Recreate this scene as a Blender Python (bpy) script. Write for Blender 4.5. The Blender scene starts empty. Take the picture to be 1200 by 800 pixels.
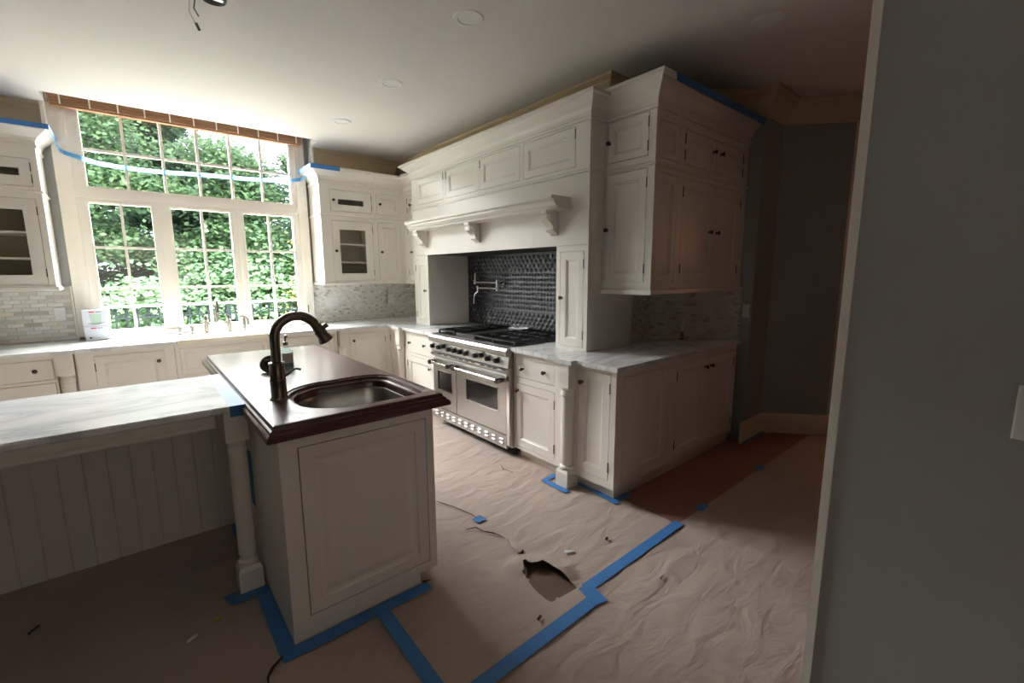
import bpy, bmesh, math, random
import numpy as np
from mathutils import Vector, Matrix, noise

S = bpy.context.scene
COL = S.collection
rnd = random.Random(7)

# ------------------------------------------------------------------ camera
FPX, PAN, TILT, ROLL, CAMH = 523.27, math.radians(39.99), math.radians(-8.633), math.radians(-0.293), 1.494
cd = bpy.data.cameras.new('camera'); cam = bpy.data.objects.new('camera', cd); COL.objects.link(cam)
cd.sensor_width = 36.0; cd.sensor_fit = 'HORIZONTAL'; cd.lens = FPX / 1200 * 36.0
cd.clip_start = 0.02; cd.clip_end = 500
fw = Vector((math.sin(PAN)*math.cos(TILT), math.cos(PAN)*math.cos(TILT), math.sin(TILT)))
rt = Vector((math.cos(PAN), -math.sin(PAN), 0)); up = rt.cross(fw)
rt2 = rt*math.cos(ROLL) + up*math.sin(ROLL); up2 = -rt*math.sin(ROLL) + up*math.cos(ROLL)
M = Matrix((rt2, up2, -fw)).transposed().to_4x4(); M.translation = (0, 0, CAMH)
cam.matrix_world = M
S.camera = cam

# ------------------------------------------------------------------ sky, sun, exposure
SKY = 2.6
W = bpy.data.worlds.new('sky'); S.world = W; W.use_nodes = True
wn = W.node_tree.nodes; wl = W.node_tree.links
bg = wn['Background']; bg.inputs['Strength'].default_value = SKY
tc = wn.new('ShaderNodeTexCoord'); nz = wn.new('ShaderNodeTexNoise'); nz.inputs['Scale'].default_value = 2.0
cr = wn.new('ShaderNodeValToRGB')
cr.color_ramp.elements[0].position = .3; cr.color_ramp.elements[0].color = (.80, .90, 1.0, 1)
cr.color_ramp.elements[1].position = .7; cr.color_ramp.elements[1].color = (1.0, .99, .97, 1)
wl.new(tc.outputs['Generated'], nz.inputs['Vector']); wl.new(nz.outputs['Fac'], cr.inputs['Fac']); wl.new(cr.outputs['Color'], bg.inputs['Color'])
sd = bpy.data.lights.new('sun', 'SUN'); sd.energy = 2.2; sd.angle = math.radians(3); sd.color = (1, .95, .86)
sun = bpy.data.objects.new('sun', sd); COL.objects.link(sun)
sun.rotation_euler = Vector((0.12, 0.2, -1.0)).to_track_quat('-Z', 'Y').to_euler()
# warm lamp of the neighbouring room, round the corner of the near wall
ld = bpy.data.lights.new('hall_lamp', 'POINT'); ld.energy = 17; ld.color = (1, .46, .24); ld.shadow_soft_size = .12
hl = bpy.data.objects.new('hall_lamp', ld); COL.objects.link(hl); hl.location = (7.2, .35, 2.0)
# added area lights, out of view: above the terrace and behind the camera
def area(name, loc, target, sx, sy, power, col):
    a = bpy.data.lights.new(name, 'AREA'); a.shape = 'RECTANGLE'; a.size = sx; a.size_y = sy; a.energy = power; a.color = col
    o = bpy.data.objects.new(name, a); COL.objects.link(o); o.location = loc
    o.rotation_euler = (Vector(target)-Vector(loc)).to_track_quat('-Z', 'Y').to_euler(); return o
area('terrace_fill', (.8, 7.6, 4.7), (.8, 5.4, 1.2), 7, 3, 7600, (1, .965, .965))  # added to push more light in through the window
area('rear_fill', (.3, -2.9, 1.6), (.5, 2, 1.2), 1.8, 1.6, 9, (1, .86, .74))  # added warm fill for faces turned away from the window
# sampling aid at the window opening (a portal gives off no light of its own)
pd = bpy.data.lights.new('window_portal', 'AREA'); pd.shape = 'RECTANGLE'; pd.size = 1.9; pd.size_y = 2.1
pd.cycles.is_portal = True
po = bpy.data.objects.new('window_portal', pd); COL.objects.link(po)
po.location = (.6, 5.8, 1.98); po.rotation_euler = (math.radians(-90), 0, 0)
S.view_settings.view_transform = 'Standard'; S.view_settings.look = 'None'
S.view_settings.exposure = 0.15; S.view_settings.gamma = 1.0; S.view_settings.use_curve_mapping = False
try:
    S.cycles.use_denoising = True
    S.cycles.max_bounces = 14; S.cycles.diffuse_bounces = 8; S.cycles.transparent_max_bounces = 16
    S.cycles.sample_clamp_indirect = 10
    S.cycles.caustics_reflective = False
except Exception:
    pass

# ------------------------------------------------------------------ materials
def srgb(r, g, b):
    f = lambda c: (c/255/12.92) if c/255 <= .04045 else ((c/255+.055)/1.055)**2.4
    return (f(r), f(g), f(b), 1)
def mat(name, col, rough=.5, metal=0, var=.05, scale=6, bump=0, bscale=60, coat=0, spec=.5, rand=None, stretch=None, alpha=1, bdist=.01, bstretch=None):
    m = bpy.data.materials.new(name); m.use_nodes = True
    n = m.node_tree.nodes; l = m.node_tree.links; p = n['Principled BSDF']
    p.inputs['Roughness'].default_value = rough; p.inputs['Metallic'].default_value = metal
    p.inputs['Specular IOR Level'].default_value = spec
    if coat: p.inputs['Coat Weight'].default_value = coat; p.inputs['Coat Roughness'].default_value = .08
    t = n.new('ShaderNodeTexCoord'); mp = n.new('ShaderNodeMapping')
    l.new(t.outputs['Object'], mp.inputs['Vector'])
    if stretch: mp.inputs['Scale'].default_value = stretch
    a = n.new('ShaderNodeTexNoise'); a.inputs['Scale'].default_value = scale; a.inputs['Detail'].default_value = 5
    l.new(mp.outputs['Vector'], a.inputs['Vector'])
    r = n.new('ShaderNodeValToRGB'); c = Vector(col[:3])
    r.color_ramp.elements[0].position = .3; r.color_ramp.elements[0].color = (*(c*(1-var)), 1)
    r.color_ramp.elements[1].position = .7; r.color_ramp.elements[1].color = (*(c*(1+var)), 1)
    l.new(a.outputs['Fac'], r.inputs['Fac'])
    out = r.outputs['Color']
    if rand:                                    # ('island'|'object', [(pos, colour), ...])
        if rand[0] == 'island':
            g = n.new('ShaderNodeNewGeometry'); src = g.outputs['Random Per Island']
        else:
            g = n.new('ShaderNodeObjectInfo'); src = g.outputs['Random']
        rr = n.new('ShaderNodeValToRGB'); rr.color_ramp.elements[0].color = rand[1][0][1]; rr.color_ramp.elements[0].position = rand[1][0][0]
        rr.color_ramp.elements[1].color = rand[1][-1][1]; rr.color_ramp.elements[1].position = rand[1][-1][0]
        for ps, cc in rand[1][1:-1]:
            e = rr.color_ramp.elements.new(ps); e.color = cc
        l.new(src, rr.inputs['Fac'])
        mx = n.new('ShaderNodeMix'); mx.data_type = 'RGBA'; mx.blend_type = 'MULTIPLY'; mx.inputs[0].default_value = 1
        l.new(out, mx.inputs[6]); l.new(rr.outputs['Color'], mx.inputs[7]); out = mx.outputs[2]
    l.new(out, p.inputs['Base Color'])
    if bump:
        b = n.new('ShaderNodeTexNoise'); b.inputs['Scale'].default_value = bscale; b.inputs['Detail'].default_value = 4
        src_ = mp
        if bstretch:
            src_ = n.new('ShaderNodeMapping'); src_.inputs['Scale'].default_value = bstretch; l.new(t.outputs['Object'], src_.inputs['Vector'])
        l.new(src_.outputs['Vector'], b.inputs['Vector']); b.inputs['Distortion'].default_value = .6 if bstretch else 0
        bb = n.new('ShaderNodeBump'); bb.inputs['Strength'].default_value = bump; bb.inputs['Distance'].default_value = bdist
        l.new(b.outputs['Fac'], bb.inputs['Height']); l.new(bb.outputs['Normal'], p.inputs['Normal'])
    return m
def translucent_mat(name, col, tcol, fac, island=None, rough=.6):
    m = mat(name, col, rough, rand=island)
    n = m.node_tree.nodes; l = m.node_tree.links; p = n['Principled BSDF']; o = n['Material Output']
    t = n.new('ShaderNodeBsdfTranslucent'); t.inputs['Color'].default_value = tcol
    x = n.new('ShaderNodeMixShader'); x.inputs[0].default_value = fac
    l.new(p.outputs[0], x.inputs[1]); l.new(t.outputs[0], x.inputs[2]); l.new(x.outputs[0], o.inputs['Surface'])
    return m
def glass_mat(name, tint, refl=.06, alpha=0):
    m = bpy.data.materials.new(name); m.use_nodes = True
    n = m.node_tree.nodes; l = m.node_tree.links; n.remove(n['Principled BSDF']); o = n['Material Output']
    t = n.new('ShaderNodeBsdfTransparent'); t.inputs['Color'].default_value = tint
    g = n.new('ShaderNodeBsdfGlossy'); g.inputs['Roughness'].default_value = .02
    lw = n.new('ShaderNodeLayerWeight'); pw = n.new('ShaderNodeMath'); pw.operation = 'POWER'; pw.inputs[1].default_value = 5
    l.new(lw.outputs['Facing'], pw.inputs[0]); fr = n.new('ShaderNodeMath'); fr.operation = 'MULTIPLY_ADD'; fr.inputs[1].default_value = .7; fr.inputs[2].default_value = .03
    l.new(pw.outputs[0], fr.inputs[0])
    x = n.new('ShaderNodeMixShader'); l.new(fr.outputs[0], x.inputs[0]); l.new(t.outputs[0], x.inputs[1]); l.new(g.outputs[0], x.inputs[2])
    l.new(x.outputs[0], o.inputs['Surface'])
    return m
def marble_mat(name, base, vein, scale=1.6):
    m = mat(name, base, .18, var=.03)
    n = m.node_tree.nodes; l = m.node_tree.links; p = n['Principled BSDF']
    t = n.new('ShaderNodeTexCoord'); mp = n.new('ShaderNodeMapping'); mp.inputs['Rotation'].default_value = (0, 0, .5); mp.inputs['Scale'].default_value = (1, 2.6, 1)
    l.new(t.outputs['Object'], mp.inputs['Vector'])
    a = n.new('ShaderNodeTexNoise'); a.inputs['Scale'].default_value = scale; a.inputs['Detail'].default_value = 9; a.inputs['Roughness'].default_value = .62; a.inputs['Distortion'].default_value = 1.2
    l.new(mp.outputs['Vector'], a.inputs['Vector'])
    r = n.new('ShaderNodeValToRGB'); e = r.color_ramp.elements
    e[0].position = .36; e[0].color = base; e[1].position = .66; e[1].color = base
    q = e.new(.47); q.color = tuple(.5*(base[i]+vein[i]) for i in range(4)); q = e.new(.50); q.color = vein; q = e.new(.54); q.color = tuple(.75*base[i]+.25*vein[i] for i in range(4))
    l.new(a.outputs['Fac'], r.inputs['Fac']); l.new(r.outputs['Color'], p.inputs['Base Color'])
    return m
PAINT = mat('cabinet_paint', srgb(229, 225, 217), .35, var=.015, scale=3)
PAINT_IN = mat('cabinet_inside', srgb(205, 196, 172), .6, var=.02)
TRIM = mat('window_trim_paint', srgb(236, 231, 222), .4, var=.015)
CREAM = mat('crown_moulding_paint', srgb(214, 194, 162), .5, var=.03)
BASEB = mat('baseboard_paint', srgb(226, 208, 184), .45, var=.02)
CEIL = mat('ceiling_paint', srgb(220, 216, 211), .85, var=.01)
WALL = mat('blue_grey_wall_paint', srgb(164, 165, 163), .8, var=.02, bump=.05, bscale=200)
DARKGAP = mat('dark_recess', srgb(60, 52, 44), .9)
MARBLE = marble_mat('white_marble', srgb(238, 240, 241), srgb(198, 203, 208), 1.1)
SPLASH_COLS = [(0, srgb(186, 176, 164)), (.12, srgb(216, 210, 202)), (.5, srgb(238, 236, 232)), (.8, srgb(218, 217, 214)), (.93, srgb(232, 222, 206)), (1, srgb(176, 173, 168))]
TILE = mat('marble_mosaic', (.95, .95, .95, 1), .3, var=.06, scale=40, rand=('island', SPLASH_COLS))
TILEO = mat('marble_brick', (.95, .95, .95, 1), .3, var=.06, scale=30, rand=('object', SPLASH_COLS))
GROUT = mat('grout', srgb(200, 196, 186), .9)
WOOD = mat('mahogany', srgb(72, 36, 33), .3, var=.12, scale=5, stretch=(5, .8, 1), coat=.25, bump=.04, bscale=25)
STEEL = mat('brushed_steel', srgb(196, 194, 192), .30, metal=.95, var=.04, scale=4, stretch=(1, 1, 30))
GRIDDLE = mat('seasoned_griddle_steel', srgb(88, 86, 84), .4, metal=.9)
TAPMETAL = mat('aged_nickel_tap', srgb(146, 142, 136), .32, metal=1)
CHROME = mat('polished_steel', srgb(225, 225, 225), .14, metal=1)
BASIN = mat('steel_basin', srgb(165, 162, 156), .32, metal=1, var=.08, stretch=(1, 1, 6))
NICKEL = mat('antique_nickel', srgb(112, 103, 92), .33, metal=1)
PEWTER = mat('pewter_knob', srgb(84, 76, 70), .38, metal=.9)
BLACK = mat('black_enamel', srgb(24, 24, 26), .35)
IRON = mat('cast_iron', srgb(20, 20, 22), .55)
OVENGLASS = mat('oven_glass', srgb(22, 22, 24), .08, coat=.5)
TIN = mat('pressed_tin', srgb(86, 86, 90), .36, metal=.75, var=.15, scale=8)
TAPE = translucent_mat('blue_painter_tape', srgb(66, 128, 196), srgb(60, 160, 240), .08)
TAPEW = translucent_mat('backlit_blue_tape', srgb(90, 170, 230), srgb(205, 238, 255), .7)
PAPER = mat('kraft_paper', srgb(172, 156, 147), .75, var=.06, scale=2.2, bump=.42, bscale=5, bdist=.045, bstretch=(1, 2.2, 1))
PAPER_R = mat('red_rosin_paper', srgb(146, 106, 92), .8, var=.08, scale=3, bump=.6, bscale=7, bdist=.02)
FLOORM = mat('old_brown_floor', srgb(104, 84, 72), .6, var=.15, scale=5)
BAMBOO = mat('bamboo_shade', srgb(150, 110, 80), .7, var=.25, scale=5, stretch=(1, 1, 80))
WHITE = mat('white_plastic', srgb(228, 228, 226), .4)
DIFF = mat('light_baffle', srgb(108, 107, 104), .6)
STEELR = mat('matte_steel', srgb(170, 168, 166), .55, metal=.8)
CARD = mat('white_cardboard', srgb(225, 228, 238), .6)
RED = mat('red_print', srgb(214, 62, 74), .6)
GREYP = mat('grey_print', srgb(130, 134, 146), .6)
GREENP = mat('pale_green_print', srgb(176, 200, 186), .6)
OLIVEP = mat('olive_print', srgb(110, 116, 70), .6)
DKGREEN = mat('dark_green_print', srgb(70, 96, 74), .6)
CERAMIC = mat('fireclay', srgb(238, 232, 214), .15)
WAX = mat('white_wax', srgb(246, 242, 234), .4)
BRASS = mat('brass', srgb(196, 150, 60), .25, metal=1)
YEL = mat('yellow_scrap', srgb(190, 180, 60), .7)
GLASS = glass_mat('window_glass', (.97, .99, .98, 1))
CABGLASS = glass_mat('cabinet_glass', (.97, .97, .95, 1))
BOTTLE = glass_mat('clear_plastic', (.85, .92, .92, 1))
SOAP = mat('teal_soap', srgb(120, 160, 160), .2)
BARK = mat('bark', srgb(92, 78, 62), .9, var=.3, scale=10)
G = lambda *a: srgb(*a)
LEAF1 = translucent_mat('leaf_mid_green', (1, 1, 1, 1), G(110, 150, 92), .3, ('island', [(0, G(84, 114, 90)), (.5, G(116, 150, 114)), (1, G(158, 188, 142))]))
LEAF2 = translucent_mat('leaf_deep_green', (1, 1, 1, 1), G(76, 112, 74), .3, ('island', [(0, G(58, 86, 72)), (.5, G(84, 116, 92)), (1, G(116, 148, 114))]))
LEAFH = translucent_mat('hedge_leaf', (1, 1, 1, 1), G(60, 92, 60), .25, ('island', [(0, G(30, 50, 42)), (.5, G(46, 72, 58)), (1, G(70, 96, 74))]))
LEAF3 = translucent_mat('leaf_yellow_green', (1, 1, 1, 1), G(200, 190, 90), .35, ('island', [(0, G(140, 170, 90)), (.6, G(190, 200, 120)), (1, G(225, 190, 140))]))
LAWN = mat('lawn', srgb(84, 122, 62), .9, var=.3, scale=3)
STONE = mat('pale_terrace_stone', srgb(170, 166, 161), .85, var=.06, scale=4)
FENCE = mat('fence_iron', srgb(34, 42, 44), .8, spec=.1)
FRAIL = mat('fence_cap_rail', srgb(214, 220, 220), .5)

# ------------------------------------------------------------------ mesh helpers (all meshes are written in world coordinates)
WM = {}
class Face:
    """front plane: a runs along it, d goes back into the cabinet, z is up"""
    def __init__(s, ax, v): s.ax, s.v = ax, v
    def __call__(s, a, d, z): return (a, s.v+d, z) if s.ax == 'y' else (s.v+d, a, z)
FY0 = Face('y', 0.0)
class MB:
    def __init__(s): s.v = []; s.f = []
    def add(s, vs, fs):
        k = len(s.v); s.v += [tuple(v) for v in vs]; s.f += [tuple(i+k for i in f) for f in fs]; return s
    def box(s, x0, x1, y0, y1, z0, z1):
        return s.add([(x0,y0,z0),(x1,y0,z0),(x1,y1,z0),(x0,y1,z0),(x0,y0,z1),(x1,y0,z1),(x1,y1,z1),(x0,y1,z1)],
                     [(0,3,2,1),(4,5,6,7),(0,1,5,4),(1,2,6,5),(2,3,7,6),(3,0,4,7)])
    def fbox(s, F, a0, a1, d0, d1, z0, z1):
        p = [F(a, d, z) for a in (a0, a1) for d in (d0, d1) for z in (z0, z1)]
        xs = [q[0] for q in p]; ys = [q[1] for q in p]
        return s.box(min(xs), max(xs), min(ys), max(ys), z0, z1)
    def prism(s, poly, z0, z1):
        n = len(poly)
        return s.add([(x, y, z0) for x, y in poly]+[(x, y, z1) for x, y in poly],
                     [tuple(range(n-1, -1, -1)), tuple(range(n, 2*n))]+[(i, (i+1) % n, n+(i+1) % n, n+i) for i in range(n)])
    def lathe(s, prof, c=(0, 0, 0), axis='z', n=20):
        vs = []; m = len(prof)
        for i in range(n):
            a = 2*math.pi*i/n; ca, sa = math.cos(a), math.sin(a)
            for r, h in prof:
                q = {'z': (r*ca, r*sa, h), 'y': (r*ca, h, r*sa), 'x': (h, r*ca, r*sa)}[axis]
                vs.append((q[0]+c[0], q[1]+c[1], q[2]+c[2]))
        fs = [(i*m+j, ((i+1) % n)*m+j, ((i+1) % n)*m+j+1, i*m+j+1) for i in range(n) for j in range(m-1)]
        fs += [tuple(i*m for i in range(n)), tuple(i*m+m-1 for i in range(n))]
        return s.add(vs, fs)
    def tube(s, pts, r, n=10):
        pts = [Vector(p) for p in pts]; rs = r if isinstance(r, (list, tuple)) else [r]*len(pts)
        vs = []; u = None
        for i, p in enumerate(pts):
            t = (pts[min(i+1, len(pts)-1)]-pts[max(i-1, 0)]).normalized()
            if u is None: u = t.orthogonal().normalized()
            u = (u-t*u.dot(t)).normalized(); w = t.cross(u)
            for k in range(n):
                a = 2*math.pi*k/n; vs.append(p+(u*math.cos(a)+w*math.sin(a))*rs[i])
        m = len(pts)
        fs = [(i*n+k, i*n+(k+1) % n, (i+1)*n+(k+1) % n, (i+1)*n+k) for i in range(m-1) for k in range(n)]
        return s.add(vs, fs+[tuple(range(n)), tuple((m-1)*n+k for k in range(n))])
    def loops(s, loops, cap0=True, cap1=True):
        n = len(loops[0]); vs = [v for L in loops for v in L]
        fs = [(i*n+k, i*n+(k+1) % n, (i+1)*n+(k+1) % n, (i+1)*n+k) for i in range(len(loops)-1) for k in range(n)]
        if cap0: fs.append(tuple(range(n)))
        if cap1: fs.append(tuple((len(loops)-1)*n+k for k in range(n)))
        return s.add(vs, fs)
    def sweep(s, path, prof, side=1, closed=False):
        """profile [(out, z)] (closed outline) along a plan path with mitred corners; side=+1: out is to the right of travel"""
        P = [Vector(p) for p in path]; L = []
        n = len(P)
        for i in range(n):
            dirs = []
            if i > 0 or closed: dirs.append((P[i]-P[i-1]).normalized())
            if i < n-1 or closed: dirs.append((P[(i+1) % n]-P[i]).normalized())
            ns = [Vector((d.y, -d.x))*side for d in dirs]
            m = sum(ns, Vector((0, 0))); m.normalize(); m = m/max(.3, m.dot(ns[0]))
            L.append([(P[i].x+m.x*o, P[i].y+m.y*o, z) for o, z in prof])
        if closed: L.append(L[0])
        return s.loops(L, not closed, not closed)
def root(name, label, cat, loc=(0, 0, 0), group=None, kind=None):
    o = bpy.data.objects.new(name, None); COL.objects.link(o); o.location = loc; o.empty_display_size = .1
    WM[o.as_pointer()] = Matrix.Translation(loc)
    tag(o, label, cat, group, kind); return o
def tag(o, label=None, cat=None, group=None, kind=None):
    if label: o['label'] = label
    if cat: o['category'] = cat
    if group: o['group'] = group
    if kind: o['kind'] = kind
    return o
def wm(p): return WM.get(p.as_pointer(), Matrix.Identity(4)) if p else Matrix.Identity(4)
def mesh_from(name, vs, fs, smooth=False, recalc=True):
    me = bpy.data.meshes.new(name); me.from_pydata([tuple(v) for v in vs], [], fs)
    if recalc:
        b = bmesh.new(); b.from_mesh(me); bmesh.ops.recalc_face_normals(b, faces=b.faces); b.to_mesh(me); b.free()
    if smooth:
        me.polygons.foreach_set('use_smooth', [True]*len(me.polygons))
        try: me.set_sharp_from_angle(angle=math.radians(38))
        except Exception: pass
    return me
def build(name, mb, m, parent=None, smooth=False, label=None, origin=None, recalc=True):
    """one mesh object; top-level meshes get their origin at the base centre"""
    vs = mb.v
    if parent is None:
        xs = [v[0] for v in vs]; ys = [v[1] for v in vs]; zs = [v[2] for v in vs]
        T = Matrix.Translation(origin or ((min(xs)+max(xs))/2, (min(ys)+max(ys))/2, min(zs)))
    else: T = wm(parent)
    t = T.translation
    me = mesh_from(name, [(v[0]-t.x, v[1]-t.y, v[2]-t.z) for v in vs], mb.f, smooth, recalc)
    me.materials.append(m)
    o = bpy.data.objects.new(name, me); COL.objects.link(o)
    if parent is None: o.location = t
    else: o.parent = parent
    WM[o.as_pointer()] = T
    if label: o['label'] = label
    return o
def place(name, me, parent, loc, rz=0):
    """a shared mesh as a part at a world point"""
    o = bpy.data.objects.new(name, me); COL.objects.link(o)
    if parent: o.parent = parent; o.location = Vector(loc)-wm(parent).translation
    else: o.location = loc
    o.rotation_euler = (0, 0, rz)
    return o
def struct(name, mb, m, parent=None, **k):
    o = build(name, mb, m, parent, **k)
    if parent is None: o['kind'] = 'structure'
    return o

def knob_me():
    b = MB().lathe([(0, -.030), (.009, -.030), (.015, -.026), (.016, -.021), (.012, -.016), (.006, -.013), (.006, -.004), (.011, -.001), (.011, 0)], axis='y', n=14)
    me = mesh_from('knob', b.v, b.f, True); me.materials.append(PEWTER); return me
KNOB = knob_me()
def hinge_me():
    b = MB().lathe([(0, -.032), (.0038, -.032), (.0038, -.026), (.003, -.025), (.003, .025), (.0038, .026), (.0038, .032), (0, .032)], axis='z', n=8)
    me = mesh_from('hinge', b.v, b.f, True); me.materials.append(PEWTER); return me
HINGE = hinge_me()
def rz(F): return 0 if F.ax == 'y' else -math.pi/2

def panel_loops(F, a0, a1, z0, z1, prof):
    L = []
    for ins, d in prof:
        L.append([F(a0+ins, d, z0+ins), F(a1-ins, d, z0+ins), F(a1-ins, d, z1-ins), F(a0+ins, d, z1-ins)])
    return L
FLAT = lambda s: [(0, .022), (0, 0), (s, 0), (s+.004, .004), (s+.012, .006), (s+.015, .011)]
RAISED = lambda s: [(0, .022), (0, 0), (s, 0), (s+.005, .006), (s+.014, .008), (s+.022, .008), (s+.045, .002), (s+.05, .001)]
DRAW = lambda s: [(0, .022), (0, .001), (.004, 0)]
def door(cab, F, a0, a1, z0, z1, knobs=(), hinge=None, style='flat', name='door', s=.058, glass=None, gap=.0035, hz=None):
    a0 += gap; a1 -= gap; z0 += gap; z1 -= gap
    if style == 'glass':
        g0, g1, h0, h1 = glass
        mb = MB()
        mb.fbox(F, a0, g0, 0, .022, z0, z1); mb.fbox(F, g1, a1, 0, .022, z0, z1)
        mb.fbox(F, g0, g1, 0, .022, z0, h0); mb.fbox(F, g0, g1, 0, .022, h1, z1)
        d = build(name, mb, PAINT, cab)
        mb = MB()
        for q in ((g0, g0+.008, h0, h1), (g1-.008, g1, h0, h1), (g0, g1, h0, h0+.008), (g0, g1, h1-.008, h1)):
            mb.fbox(F, q[0], q[1], .003, .012, q[2], q[3])
        build('glazing_bead', mb, PAINT, d)
        build('glass_pane', MB().fbox(F, g0, g1, .012, .015, h0, h1), CABGLASS, d, label='clear glass pane of the door')
    else:
        pr = dict(flat=FLAT, raised=RAISED, slab=DRAW)[style](s)
        d = build(name, MB().loops(panel_loops(F, a0, a1, z0, z1, pr)), PAINT, cab)
    for (a, z) in knobs: place('knob', KNOB, d, F(a, 0, z), rz(F))
    if hinge is not None:
        a = a0-.001 if hinge == 'lo' else a1+.001
        zz = hz or ((z0+.09, z1-.09) if z1-z0 > .35 else (z0+.06, z1-.06))
        for z in zz: place('hinge', HINGE, d, F(a, -.003, z), rz(F))
    return d
def frame(cab, F, A0, A1, Z0, Z1, ops, th=.022, m=None, name='face_frame'):
    xs = sorted({A0, A1} | {o[0] for o in ops} | {o[1] for o in ops}); zs = sorted({Z0, Z1} | {o[2] for o in ops} | {o[3] for o in ops})
    mb = MB()
    for i in range(len(xs)-1):
        run = None
        for j in range(len(zs)-1):
            cx, cz = (xs[i]+xs[i+1])/2, (zs[j]+zs[j+1])/2
            hole = any(o[0] < cx < o[1] and o[2] < cz < o[3] for o in ops)
            if hole:
                if run is not None: mb.fbox(F, xs[i], xs[i+1], 0, th, run, zs[j]); run = None
            elif run is None: run = zs[j]
        if run is not None: mb.fbox(F, xs[i], xs[i+1], 0, th, run, zs[-1])
    return build(name, mb, m or PAINT, cab)
CROWN = lambda z0, h=.17, o=.10: [(0, z0), (.012, z0), (.012, z0+.02), (.006, z0+.026), (.006, z0+.05), (.014, z0+.06), (.02, z0+.075), (.05, z0+h*.62), (.078, z0+h*.78), (.082, z0+h*.84), (o, z0+h*.88), (o, z0+h), (0, z0+h)]
BELT = lambda z: [(0, z), (.008, z), (.012, z+.006), (.012, z+.014), (.006, z+.022), (0, z+.022)]
LIGHTRAIL = lambda z: [(0, z), (.012, z), (.016, z+.008), (.012, z+.03), (.004, z+.036), (0, z+.036)]

# ------------------------------------------------------------------ the room
H = 2.92; YW = 5.66
mb = MB().box(-3.4, 8, -3.2, 6.0, -.12, 0); struct('floor', mb, FLOORM)
NX0, NX1, NY = -.42, 1.68, 5.22
mb = MB().box(-3.4, 8, -3.2, NY, H, 3.4).box(-3.4, NX0, NY, 6.0, H, 3.4).box(NX1, 8, NY, 6.0, H, 3.4)
ceiling = struct('ceiling', mb, CEIL)
struct('trim_1', MB().box(NX0, NX1, NY, 5.62, 3.17, 3.3), WALL)
WX0, WX1, WZ0, WZ1 = -.33, 1.53, .955, 3.05
mb = MB().box(-3.4, WX0, YW, 5.90, 0, 3.4).box(WX1, 3.4, YW, 5.90, 0, 3.4).box(WX0, WX1, YW, 5.90, 0, WZ0).box(WX0, WX1, YW, 5.90, WZ1, 3.4)
struct('wall_window_side', mb, WALL)
struct('wall_left', MB().box(-3.4, -3.2, -3.2, YW, 0, H), WALL)
struct('wall_back', MB().box(-3.2, 8, -3.2, -3.0, 0, H), WALL)
struct('wall_far_right', MB().box(7.8, 8, -3.0, 1.18, 0, H), WALL)
mb = MB().prism([(3.05, YW), (3.05, 2.215), (3.41, 2.215), (4.04, 1.71), (4.04, 1.61), (4.415, 1.61), (4.777, 1.18), (7.8, 1.18), (7.8, 1.4), (4.95, 1.4), (4.5, 1.9), (4.3, 1.9), (3.5, 2.5), (3.3, 2.5), (3.3, YW)], 0, H)
struct('wall_right', mb, WALL)
nw = struct('wall_near', MB().box(1.40, 1.53, -3.0, .318, 0, H), WALL)
struct('trim_2', MB().box(1.393, 1.537, .318, .338, 0, H), TRIM)
# soffit above the hood
struct('trim_3', MB().box(2.88, 3.05, 2.28, YW, 2.66, H), CREAM)
CEILCROWN = [(0, 2.735), (.014, 2.735), (.018, 2.755), (.035, 2.775), (.05, 2.80), (.085, 2.85), (.10, 2.865), (.10, 2.88), (.13, 2.90), (.13, 2.92), (0, 2.92)]
struct('trim_4', MB().sweep([(2.875, 5.64), (2.875, 2.29), (3.05, 2.29)], CEILCROWN, 1), CREAM)
struct('trim_5', MB().sweep([(-3.2, 5.655), (-.43, 5.655)], CEILCROWN, 1), CREAM)
struct('trim_6', MB().sweep([(1.70, 5.655), (2.74, 5.655)], CEILCROWN, 1), CREAM)
struct('trim_7', MB().box(-.45, -.425, 5.50, 5.655, 2.74, 2.92), TRIM)
struct('trim_8', MB().box(1.68, 1.70, 5.50, 5.655, 2.74, 2.92), TRIM)
pth = [(3.41, 2.21), (4.035, 1.705), (4.035, 1.605), (4.413, 1.605), (4.774, 1.175), (7.8, 1.175)]
struct('trim_9', MB().sweep(pth, CEILCROWN, 1), CREAM)
BB = [(0, 0), (.022, 0), (.022, .13), (.016, .145), (.016, .165), (.008, .185), (0, .19)]
struct('baseboard_right', MB().sweep([(3.95, 1.604), (4.412, 1.604), (4.773, 1.174), (7.8, 1.174)], BB, 1), BASEB)

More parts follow.
